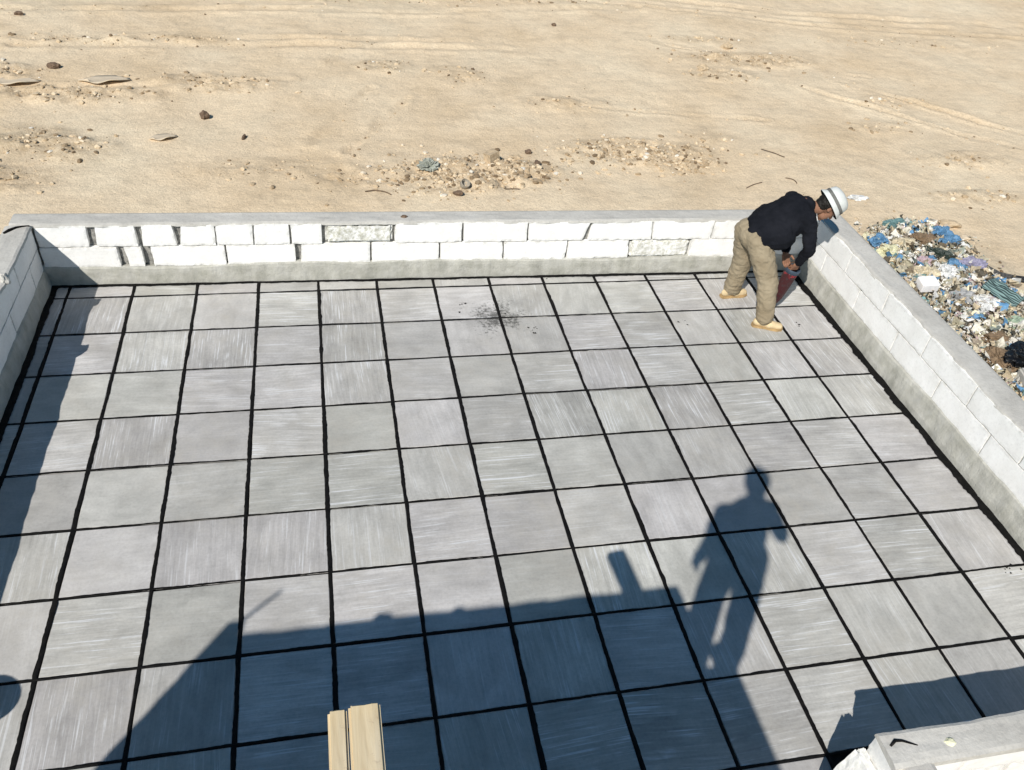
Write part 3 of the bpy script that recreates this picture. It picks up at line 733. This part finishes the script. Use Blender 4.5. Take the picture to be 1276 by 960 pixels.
# near wall and its return towards the camera
parapet('parapet_wall', 'near parapet at the lower right with plain cement top and broken end', (6.80, -5.165, 0), (-1,0,0), (0,-1,0), 2.33, .17,
        [(.16,.352,runs(0,2.33,.6,.2)),(.357,.530,runs(0,2.33,.6,.5))], .165, .532, s0=0, cop_seed=4, cop_in=(-.004,.012))
parapet('parapet_wall', 'short return of the near parapet running out of the bottom edge', (4.48, -5.17, 0), (0,-1,0), (1,0,0), 2.6, .19,
        [(.16,.352,runs(.0,2.6,.6,.25)),(.357,.522,runs(0.0,2.6,.6,.5))], .165, .524, s0=0, cop_seed=5, cop_in=(-.002,.03))
# neighbouring parapet left of the left wall
parapet('parapet_wall', 'neighbouring low parapet abutting the left wall at the far left corner', (-.36, -.39, 0), (-1,0,0), (0,-1,0), 3.0, .2,
        [(.16,.35,runs(.0,3,.6,.25)),(.355,.535,runs(.0,3,.6,.5))], .165, .537, s0=0.0, cop_seed=6, cop_in=(0,.01))
# mortar lumps left on the left coping: they cast the pointed notches in its shadow
def lump(name, loc, size, mat, seed, label, cat='mortar lump', rz=0):
    b = bmesh.new(); bmesh.ops.create_icosphere(b, subdivisions=3, radius=1)
    for v in b.verts:
        v.co = v.co*(1+.35*mn.fractal(v.co*1.4+Vector((seed*2.7,0,0)), .7, 2.1, 3))
        v.co = Vector((v.co.x*size[0], v.co.y*size[1], max(-.6, v.co.z)*size[2]))
    o = bm_obj(name, b, mat); o.location = loc; o.rotation_euler = (0,0,rz)
    return tag(o, label, cat)
lump('mortar_lump', (-.17,-1.08,.565), (.035,.035,.05), M_COPING, 1, 'grey mortar lump on the left parapet, nearer the corner')
lump('mortar_lump', (-.17,-1.72,.57), (.04,.05,.06), M_COPING, 2, 'grey mortar lump on the left parapet, farther from the corner')
lump('mortar_lump', (4.80,-5.26,.545), (.028,.02,.012), plain('pale_yellow_chip', (.80,.78,.55)), 3, 'small pale yellow chip on the near wall top')
lump('dark_pebble', (2.75,-.25,.567), (.028,.016,.014), M_DARKST, 4, 'small dark pebble on the far parapet coping', 'pebble')
# cracks / twisted wires on copings
def wire(path, r, label, mat=M_TAR, name='wire_scrap', cat='wire'):
    V, F = tube_pts(path, r, 7); tag(mesh_obj(name, V, F, mat, smooth=True), label, cat)
wire([(-.33,-.42,.562),(-.30,-.385,.567),(-.26,-.345,.569),(-.22,-.325,.567),(-.17,-.315,.566)], [.010,.013,.009,.007,.005], 'dark bent wire on the coping where the left and far walls meet')
wire([(4.50,-5.235,.545),(4.535,-5.215,.549),(4.57,-5.22,.548),(4.60,-5.235,.548),(4.635,-5.25,.545)], [.006,.008,.006,.005,.003], 'dark bent wire on the near wall corner')
# broken white block foot at the end of the near wall
b = bmesh.new(); bmesh.ops.create_cube(b, size=1); bmesh.ops.subdivide_edges(b, edges=b.edges[:], cuts=13, use_grid_fill=True)
for v in b.verts:
    c_ = v.co.copy(); edge = sorted((.5-abs(c_.x), .5-abs(c_.y), .5-abs(c_.z)))[1]
    n_ = mn.fractal(c_*3.2+Vector((4,1,7)), .7, 2.1, 4)
    k_ = 1-.10*max(0, n_+.2)*max(0, 1-edge/.2)
    top = max(0, c_.z+.1)
    v.co = Vector(((c_.x+.5)*.15*(1-.75*top)*k_-.0, c_.y*.26*k_, c_.z*.40+.010*n_)) if False else Vector(((c_.x-.5)*.13*(1-.95*top)*k_, c_.y*.26*k_+.006*n_, c_.z*.40*k_))
crx = bm_obj('broken_block', b, M_BLOCK); crx.location = (4.475,-5.29,.20); crx.rotation_euler = (0,0,.03)
set_col(crx, 'stain', [(.35,.4,0,1)]*len(crx.data.vertices)); tag(crx, 'broken white block standing against the end of the near wall', 'block')

# ------------------------------------------------------------------ the house below and the stair tower the picture is taken from
def box_between(name, lo, hi, mat, parent, bev=.0):
    b = box_mesh(hi[0]-lo[0], hi[1]-lo[1], hi[2]-lo[2], bev)
    for v in b.verts: v.co += Vector(((hi[0]+lo[0])/2, (hi[1]+lo[1])/2, (hi[2]+lo[2])/2))
    return bm_obj(name, b, mat, parent)
house = empty('house'); tag(house, 'single storey rendered house under the paved roof', 'house')
box_between('rendered_wall', (-.345,-5.33,-3.5), (6.80,-.16,-.16), M_PLASTER, house)
box_between('rendered_wall', (-.345,-9.5,-3.5), (4.67,-5.333,-.16), M_PLASTER, house)
box_between('roof_slab', (-.36,-5.34,-.158), (6.81,-.15,-.016), M_COPING, house)
box_between('roof_slab', (-.36,-9.5,-.158), (4.675,-5.343,-.016), M_COPING, house)
nb = empty('house'); tag(nb, 'neighbouring house abutting on the left', 'house')
box_between('rendered_wall', (-3.4,-9.5,-3.5), (-.363,-.42,.12), M_PLASTER, nb)
tower = empty('stair_tower'); tag(tower, 'blockwork stair tower behind the camera with a flat slab on top', 'stair tower')
V = []; F = []; C = []
for r_ in range(15):
    z0 = .0+.2*r_; z1 = z0+.196; off = .3*(r_ % 2)
    s = -.70-off; k = 0; xe = 2.21 if z1 < 2.82 else 2.015  # lower courses widened, unseen, so their shadow closes a sunlit gap on the paving
    while s < xe:
        a = max(s, -.70); e = min(s+.596, xe)
        if e-a > .05:
            v, f, c = grid_box(a, e, a, e, 0, .2, z0, z1, .1, r_*9+k, .006)
            q = len(V); V += v; F += [tuple(i+q for i in w) for w in f]; C += c
        s += .6; k += 1
o = mesh_obj('blockwork', [Vector((v[0], -6.75+v[1], v[2])) for v in V], F, M_BLOCK, tower); set_col(o, 'stain', C)
box_between('side_wall', (-.70,-9.4,0), (-.5,-6.755,2.68), M_PLASTER, tower)
box_between('side_wall', (1.82,-9.4,0), (2.015,-6.96,2.68), M_PLASTER, tower)
box_between('top_slab', (-.70,-9.4,2.682), (2.27,-6.965,2.83), M_COPING, tower, .004)
# two rough battens sticking out under the camera
def batten(name, w, h, L, loc, rz, rx, seed, label):
    b = bmesh.new(); bmesh.ops.create_cube(b, size=1); bmesh.ops.subdivide_edges(b, edges=b.edges[:], cuts=3, use_grid_fill=True)
    for v in b.verts: v.co = Vector((v.co.x*w, v.co.y*L, v.co.z*h))
    bmesh.ops.bevel(b, geom=[e for e in b.edges if e.calc_face_angle(0) > 1], offset=.005, segments=2, affect='EDGES')
    for v in b.verts: v.co += Vector((mn.noise(Vector((v.co.x*30+seed, v.co.y*2, 0)))*.0016, mn.noise(Vector((v.co.x*25, 2, seed)))*.008 if v.co.y > L*.49 else 0, mn.noise(Vector((v.co.x*50, v.co.y*6, seed)))*.002))
    for v in b.verts: v.co.y -= L/2
    o = bm_obj(name, b, M_WOOD); o.location = loc; o.rotation_euler = (rx, 0, rz)
    return tag(o, label, 'batten')

batten('timber_batten', .039, .045, 2.1, (2.047,-5.762,2.43), 0, -.10, 1, 'narrow left one of two pale timber batten ends at the bottom edge')
batten('timber_batten', .067, .045, 2.1, (2.1035,-5.757,2.43), 0, -.10, 5, 'wide right one of two pale timber batten ends at the bottom edge')
# things standing on the tower edge: seen only as notches in its shadow
tag(box_between('timber_post', (-.70,-6.62,3.002), (-.62,-6.56,3.10), M_WOOD, None), 'short timber post at the left corner of the stair tower', 'post')
wire([(-.66,-6.59,3.10),(-.62,-6.58,3.18),(-.55,-6.56,3.29)], .010, 'thin stick leaning outwards from the tower corner post', M_TWIG, 'stick', 'stick')
lump('mortar_lump', (.20,-6.63,3.015), (.10,.07,.045), M_COPING, 11, 'long mortar lump on the edge of the stair tower wall')
lump('mortar_lump', (.62,-6.63,3.02), (.05,.05,.06), M_COPING, 12, 'small tall mortar lump on the edge of the stair tower wall')
lump('mortar_lump', (1.12,-6.63,3.01), (.07,.05,.035), M_COPING, 13, 'small flat mortar lump on the edge of the stair tower wall')
# rubber bucket on the left parapet (outside the frame, its shadow is seen)
V, F = lathe([(0,0),(.10,0),(.13,.22),(.137,.235),(.13,.235),(.12,.22),(.09,.012),(0,.012)])
o = mesh_obj('bucket', V, F, M_RUBBER, smooth=True); o.location = (-.24,-4.80,.565); tag(o, 'black rubber bucket standing on the left parapet', 'bucket')

# ------------------------------------------------------------------ people
def capsule(V, F, p, r0, q, r1, seg=14, cap=4, fl=1.0, side=None):
    """tapered capsule; fl flattens it along the direction 'side'"""
    p = Vector(p); q = Vector(q); d = q-p; L = d.length
    d = d.normalized() if L > 1e-6 else Vector((0,0,1))
    a = Vector(side) if side is not None else (Vector((1,0,0)) if abs(d.x) < .8 else Vector((0,1,0)))
    a = (a-d*a.dot(d)).normalized(); b = d.cross(a)
    rings = []
    for i in range(cap+1):
        t_ = math.pi/2*(1-i/cap); rings.append((p-d*math.sin(t_)*r0, r0*math.cos(t_)))
    for i in range(cap+1):
        t_ = math.pi/2*i/cap; rings.append((q+d*math.sin(t_)*r1, r1*math.cos(t_)))
    o = len(V)
    for c, r in rings:
        r = max(r, 1e-4)
        for k in range(seg):
            t_ = 2*math.pi*k/seg; V.append(c+a*math.cos(t_)*r*fl+b*math.sin(t_)*r)
    for i in range(len(rings)-1):
        for k in range(seg): F.append((o+i*seg+k, o+i*seg+(k+1)%seg, o+(i+1)*seg+(k+1)%seg, o+(i+1)*seg+k))
    F.append(tuple(range(o, o+seg))[::-1]); F.append(tuple(range(o+(len(rings)-1)*seg, o+len(rings)*seg)))
def fuse(name, caps, mat, parent, voxel=.006, smooth=6, fold=None):
    V = []; F = []
    for c in caps:
        p, r0, q, r1 = c[:4]; kw = c[4] if len(c) > 4 else {}
        capsule(V, F, p, r0, q, r1, **kw)
    me = bpy.data.meshes.new(name); me.from_pydata([tuple(v) for v in V], [], F); me.update()
    o = bpy.data.objects.new(name, me); COL.objects.link(o)
    m = o.modifiers.new('r', 'REMESH'); m.mode = 'VOXEL'; m.voxel_size = voxel; m.adaptivity = 0
    s = o.modifiers.new('s', 'SMOOTH'); s.factor = .5; s.iterations = smooth
    dg = bpy.context.evaluated_depsgraph_get(); nm = bpy.data.meshes.new_from_object(o.evaluated_get(dg)); nm.name = name
    bpy.data.objects.remove(o)
    nm.materials.clear(); nm.materials.append(mat)
    if fold:
        nm.update(); nv = [v.normal.copy() for v in nm.vertices]
        for v, n_ in zip(nm.vertices, nv): v.co = v.co+n_*fold(v.co)
    nm.polygons.foreach_set('use_smooth', [True]*len(nm.polygons)); nm.update()
    return link(bpy.data.objects.new(name, nm), parent)
def head_caps(M):
    """head in local axes: +y face, +z crown, origin at skull centre"""
    P = lambda x, y, z: M @ Vector((x, y, z))
    L = []
    L.append((P(0,-.022,.018), .082, P(0,.020,.022), .078))
    L.append((P(0,.010,.045), .066, P(0,-.015,.048), .068))
    L.append((P(0,.045,-.005), .058, P(0,.048,-.060), .044))
    L.append((P(0,.060,-.085), .026, P(0,.068,-.092), .020))
    for s in (-1, 1):
        L.append((P(s*.030,.048,-.02), .038, P(s*.022,.052,-.07), .026))
        L.append((P(s*.078,-.005,-.012), .014, P(s*.080,-.012,.016), .017, dict(fl=.45, side=M.to_3x3() @ Vector((1,0,0)))))
        L.append((P(s*.014,.096,.020), .010, P(s*.044,.086,.020), .009))
    L.append((P(0,.098,.014), .009, P(0,.118,-.020), .013))
    L.append((P(-.014,.098,-.024), .009, P(.014,.098,-.024), .009))
    L.append((P(-.018,.090,-.050), .008, P(.018,.090,-.050), .008))
    return L
def hand_caps(W, d, palm_n, thumb_side, curl):
    """W wrist, d along the hand, palm_n palm normal, thumb side vector"""
    W = Vector(W); d = Vector(d).normalized(); n = Vector(palm_n); n = (n-d*n.dot(d)).normalized(); s = Vector(thumb_side); s = (s-d*s.dot(d)-n*s.dot(n)).normalized()
    L = [(W, .024, W+d*.03, .026, dict(fl=.7, side=n))]
    for k, off in enumerate((.028,.010,-.009,-.027)): L.append((W+d*.015+s*off*.7, .014, W+d*.085+s*off, .0115))
    for k, (off, ln) in enumerate(((.030,.072),(.010,.080),(-.011,.075),(-.030,.060))):
        p = W+d*.085+s*off; dd = d.copy(); r = .0090-.0004*k
        for j, fr in enumerate((.45,.30,.25)):
            a = curl*(j+.6)*.62
            dd = (d*math.cos(a)+n*math.sin(a)).normalized(); q = p+dd*ln*fr; L.append((p, r, q, r*.92)); p = q; r *= .92
    p = W+d*.022+s*.026; dd = (s*.75+d*.6+n*.35).normalized(); q = p+dd*.04; L.append((p, .013, q, .0105)); q2 = q+(d*.75+n*.65+s*.05).normalized()*.03; L.append((q, .0105, q2, .009))
    return L
def frame(fwd, up, origin):
    f = Vector(fwd).normalized(); u = Vector(up); u = (u-f*u.dot(f)).normalized(); r = f.cross(u)
    M = Matrix((r, f, u)).transposed().to_4x4(); M.translation = Vector(origin); return M
def foldf(seed, amp, zc=None, ringamp=0., rz=0.):
    def f(p):
        n = mn.fractal(Vector((p.x*11+seed, p.y*11, p.z*17)), .7, 2.1, 3)*amp
        if ringamp:
            k = max(0, 1-(p.z-rz)/.26)
            n += ringamp*k*math.sin(p.z*150+4*mn.noise(Vector((p.x*12, p.y*12, p.z*6+seed))))*1.0
        return n
    return f
def shoe(name, ankle, fwd, parent, z0, mat, msole):
    f = Vector((fwd[0], fwd[1], 0)).normalized(); s = Vector((-f.y, f.x, 0)); a = Vector((ankle[0], ankle[1], z0))
    V = []; F = []
    caps = [(a-f*.055+Vector((0,0,.046)), .036, a+f*.05+Vector((0,0,.040)), .038, dict(fl=.9, side=s)), (a+f*.05+Vector((0,0,.036)), .038, a+f*.145+Vector((0,0,.032)), .030, dict(fl=1.2, side=s)), (a-f*.02+Vector((0,0,.06)), .036, a-f*.01+Vector((0,0,.085)), .040)]
    sh = fuse(name, caps, mat, parent, .005, 4)
    V = []; F = []; out = [(-.098,.0),(-.088,.030),(-.04,.036),(.03,.037),(.08,.046),(.13,.046),(.17,.030),(.182,.0)]
    out = out+[(x, -y) for x, y in out[::-1][1:-1]]
    n = len(out)
    for z in (.0, .018):
        for x, y in out: p = a+f*x+s*y*1.02; V.append((p.x, p.y, z0+z+.001))
    F = [tuple(range(n))[::-1], tuple(range(n, 2*n))]+[(k, (k+1)%n, n+(k+1)%n, n+k) for k in range(n)]
    mesh_obj('sole', V, F, msole, sh)
    return sh

def person(label, J, head_f, head_u, trousers, top, shoes, soles, z0, hands, hat=None, bulk=1.0, hairmat=M_HAIR, cuffs=.05, hem=.09, belly=0., hipw=0.):
    root = empty('person', ((J['Rank'][0]+J['Lank'][0])/2, (J['Rank'][1]+J['Lank'][1])/2, z0))
    tag(root, label, 'person')
    Vv = {k: Vector(v) for k, v in J.items()}
    M = frame(head_f, head_u, Vv['head'])
    side = (Vv['Lsh']-Vv['Rsh']).normalized()
    hipm = (Vv['Rhip']+Vv['Lhip'])/2; shm = (Vv['Rsh']+Vv['Lsh'])/2
    spine = (shm-hipm).normalized()
    body = head_caps(M)
    skull_base = M @ Vector((0,-.03,-.06))
    body += [(shm+spine*.02, .056, skull_base, .052), (hipm, .08, shm, .085, dict(fl=1.3, side=side))]
    for S in 'RL':
        body += [(shm, .05, Vv[S+'sh'], .045), (Vv[S+'sh'], .042, Vv[S+'elb'], .034), (Vv[S+'elb'], .034, Vv[S+'wri'], .024)]
        body += [(hipm, .07, Vv[S+'hip'], .07), (Vv[S+'hip'], .068, Vv[S+'knee'], .045), (Vv[S+'knee'], .042, Vv[S+'ank'], .034)]
        h = hands[S]; body += hand_caps(Vv[S+'wri'], *h)
    off = root.location
    def loc(o): o.location = -off; return o      # children keep world coordinates relative to the root
    bo = loc(fuse('body', body, M_SKIN, root, .0045, 3))
    # hair cap, eyes, lips
    P = lambda x, y, z: M @ Vector((x, y, z))
    hair = [(P(0,-.026,.022), .086, P(0,-.004,.032), .083), (P(0,-.045,-.03), .058, P(0,-.04,-.01), .066), (P(0,-.02,.05), .068, P(0,.022,.055), .062)]
    loc(fuse('hair', hair, hairmat, root, .006, 3, lambda p: .004*mn.noise(p*60)))
    for s in (-1, 1):
        V = []; F = []; capsule(V, F, P(s*.030,.088,.004), .0085, P(s*.031,.088,.004), .0085); e = loc(mesh_obj('eye', V, F, M_EYE, root, smooth=True))
        V = []; F = []; capsule(V, F, P(s*.030,.0945,.003), .0042, P(s*.031,.0945,.003), .0042); mesh_obj('pupil', V, F, M_HAIR, e, smooth=True)
        V = []; F = []; capsule(V, F, P(s*.016,.104,.026), .0045, P(s*.046,.094,.028), .0035); loc(mesh_obj('eyebrow', V, F, M_HAIR, root, smooth=True))
    V = []; F = []; capsule(V, F, P(-.017,.0965,-.050), .0045, P(.017,.0965,-.050), .0045); loc(mesh_obj('lips', V, F, M_LIP, root, smooth=True))
    b_ = bulk
    # trousers
    tr_ = []
    for S in 'RL':
        hp, kn, an = Vv[S+'hip'], Vv[S+'knee'], Vv[S+'ank']; cf = an+(kn-an)*cuffs
        tr_ += [(hipm, .098*b_, hp, .094*b_, {}), (hp, .093*b_, kn, .078*b_), (kn, .078*b_, cf+(kn-cf)*.12, .066*b_), (cf+(kn-cf)*.12, .070*b_, cf, .066*b_)]
    tr_ += [(hipm, .10*b_, hipm+spine*.07, .100, dict(fl=1.22, side=side))]
    loc(fuse('trousers', tr_, trousers, root, .008, 6, foldf(3, .0085, ringamp=.0028, rz=z0+.02)))
    # top
    bl = Vector((0,0,-belly))
    tp = [(hipm+spine*hem, .112*b_, hipm+spine*.20+bl, (.118+belly*.35)*b_+belly*.5, dict(fl=1.22+hipw, side=side)), (hipm+spine*.20+bl, (.118+belly*.35)*b_+belly*.5, shm-spine*.07+bl*.4, (.112+belly*.35)*b_+belly*.3, dict(fl=1.28, side=side)), (shm-spine*.05, .095*b_, shm+spine*.045, .066, dict(fl=1.25, side=side))]
    for S in 'RL':
        sh, el, wr = Vv[S+'sh'], Vv[S+'elb'], Vv[S+'wri']
        tp += [(shm-spine*.04, .088, sh-spine*.015, .064), (sh-spine*.015, .066, el, .054), (el, .053, wr+(el-wr)*.10, .038)]
    loc(fuse('jumper', tp, top, root, .008, 6, foldf(8, .010)))
    for S in 'RL':
        f = J[S+'toe']; loc(shoe('shoe', Vv[S+'ank'], f, root, z0, shoes, soles))
    if hat: hat(M, root, loc)
    return root, M
def bucket_hat(M, root, loc):
    H = M @ Matrix.Translation((0,-.004,.040)) @ Matrix.Rotation(R(-4), 4, 'X')
    def lt(prof, mat, name, par, so=False):
        V, F = lathe(prof, 36); V = [H @ Vector((x, y*1.12, z)) for x, y, z in V]
        return mesh_obj(name, V, F, mat, par, smooth=True)
    c = loc(lt([(.128,-.024),(.130,-.018),(.111,.012),(.108,.022),(.106,.060),(.098,.088),(.075,.108),(.040,.118),(.001,.120)], M_HAT, 'hat', root))
    lt([(.110,.016),(.1125,.018),(.1115,.040),(.1085,.042)], M_BAND, 'hat_band', c)
    lt([(.127,-.0245),(.104,.010),(.100,.05),(.06,.09),(.001,.10)], M_HATIN, 'hat_lining', c)

J = dict(Rank=(5.81,-1.285,.09), Lank=(5.70,-.80,.09), Rknee=(5.765,-1.225,.43), Lknee=(5.685,-.865,.43), Rhip=(5.63,-1.105,.765), Lhip=(5.605,-.925,.765),
 Rsh=(5.975,-1.19,1.03), Lsh=(5.985,-.85,1.03), head=(6.185,-1.055,1.055), Relb=(6.03,-1.25,.77), Lelb=(6.06,-.82,.76), Rwri=(6.045,-1.14,.555), Lwri=(5.985,-1.00,.575),
 Rtoe=(.95,-.32), Ltoe=(1,.12))
worker, WM = person('worker in black jumper, khaki trousers and white hat bending over the far right corner', J, (.62,-.12,-.72), (.74,-.08,.62), M_KHAKI, M_KNIT, M_SHOE, M_SOLE, .0,
 dict(R=((0.02,.35,-.8),(0,1,.1),(1,0,0),1.3), L=((.25,-.25,-.8),(.2,-1,0),(1,0,0),1.3)), hat=bucket_hat, bulk=1.16, hem=.055, belly=.035, hipw=.42)
# the can he pours from
V, F = lathe([(.0,-.36),(.018,-.36),(.030,-.33),(.046,-.27),(.058,-.10),(.062,-.02),(.064,0)], 22)
can = empty('can', (6.06,-1.07,.43)); tag(can, 'red tar-blackened pouring can held low by the bent worker', 'can')
ax = Vector((.02,-.10,1)).normalized(); q = Vector((0,0,1)).rotation_difference(Vector((.15,-.06,1)).normalized())
can.rotation_mode = 'QUATERNION'; can.rotation_quaternion = q
mesh_obj('can_body', V, F, M_CAN, can, smooth=True)
V, F = lathe([(.063,-.004),(.069,.0),(.070,.034),(.066,.040),(.060,.036),(.058,.002)], 22); mesh_obj('rim', V, F, M_CANRIM, can, smooth=True)
V, F = tube_pts([(-.058,0,.03),(-.05,0,.085),(0,0,.115),(.05,0,.085),(.058,0,.03)], .005, 8); mesh_obj('handle', V, F, M_STEEL, can, smooth=True)
# the photographer on the tower, phone in both hands
PJ = dict(Rank=(2.17,-7.03,2.92), Lank=(1.93,-7.08,2.92), Rknee=(2.18,-6.99,3.28), Lknee=(1.925,-7.0,3.28), Rhip=(2.12,-7.0,3.66), Lhip=(1.93,-7.0,3.66),
 Rsh=(2.13,-6.99,4.07), Lsh=(1.79,-6.99,4.08), head=(1.965,-6.985,4.33), Relb=(2.32,-6.95,3.77), Lelb=(1.80,-6.97,3.79), Rwri=(2.15,-6.80,4.0), Lwri=(1.83,-6.88,3.56),
 Rtoe=(.15,1), Ltoe=(-.1,1))
photog, _ = person('photographer in dark jacket standing on the slab behind the camera', PJ, (0,1,-.35), (0,.3,1), M_JEANS, M_JACKET, M_RUBBER, M_RUBBER, 2.83,
 dict(R=((.08,.42,.9),(-.9,.2,0),(0,.8,-.4),.9), L=((.1,.25,-.85),(.9,.2,0),(0,1,.1),.7)), bulk=1.14)
CAM = Vector((2.07735,-6.7066,4.13339))
fwd = Vector((.20797,.7427,-.63676)).normalized()
CR = Vector((.97661,-.19417,.09233)); CU = Vector((.05507,.64102,.76554)); CF = Vector((.20783,.74255,-.63673))
PM = Matrix((CR, CU, -CF)).transposed().to_4x4(); PM.translation = CAM-CF*.014-CU*.022+CR*.060
ph = empty('phone'); ph.matrix_world = PM; tag(ph, 'black phone held up in both hands of the photographer', 'phone')
b = box_mesh(.158,.076,.0085,.003); bm_obj('phone_body', b, M_PHONE, ph)
V, F = lathe([(0,-.0048),(.011,-.0048),(.012,-.0056),(.012,-.0062),(0,-.0062)], 20); o = mesh_obj('lens', V, F, M_EYE, ph, smooth=True); o.location = (-.060, .022, 0)
cam = bpy.data.cameras.new('camera'); cam.sensor_width = 36; cam.lens = 29.514; cam.clip_start = .01; cam.clip_end = 3000
co = link(bpy.data.objects.new('camera', cam)); CM = Matrix((CR, CU, -CF)).transposed().to_4x4(); CM.translation = CAM; co.matrix_world = CM
sc.camera = co

# ------------------------------------------------------------------ light
SD = Vector((.69,.90,-1)).normalized()
sun = bpy.data.lights.new('sun', 'SUN'); sun.energy = 4.95; sun.angle = R(.5); sun.color = (1.0,.955,.89)
so = link(bpy.data.objects.new('sun', sun)); so.rotation_euler = SD.to_track_quat('-Z', 'Y').to_euler(); so.location = (0,0,20)
w = bpy.data.worlds.new('World'); sc.world = w; w.use_nodes = True
sk = w.node_tree.nodes.new('ShaderNodeTexSky'); sk.sky_type = 'NISHITA'; sk.sun_disc = False
sk.sun_elevation = math.asin(-SD.z); sk.sun_rotation = math.atan2(-SD.x, -SD.y)
bg = w.node_tree.nodes['Background']; bg.inputs['Strength'].default_value = .060
sk.ozone_density = 3.0; sk.air_density = 1.0; sk.dust_density = .5
mx = w.node_tree.nodes.new('ShaderNodeMix'); mx.data_type = 'RGBA'; mx.blend_type = 'MULTIPLY'; mx.inputs[0].default_value = 1; mx.inputs[7].default_value = (.64,1.03,1.12,1)
w.node_tree.links.new(sk.outputs[0], mx.inputs[6]); w.node_tree.links.new(mx.outputs[2], bg.inputs[0])
sc.view_settings.view_transform = 'Standard'; sc.view_settings.look = 'None'; sc.view_settings.exposure = 0
sc.cycles.use_denoising = True
sc.cycles.max_bounces = 6
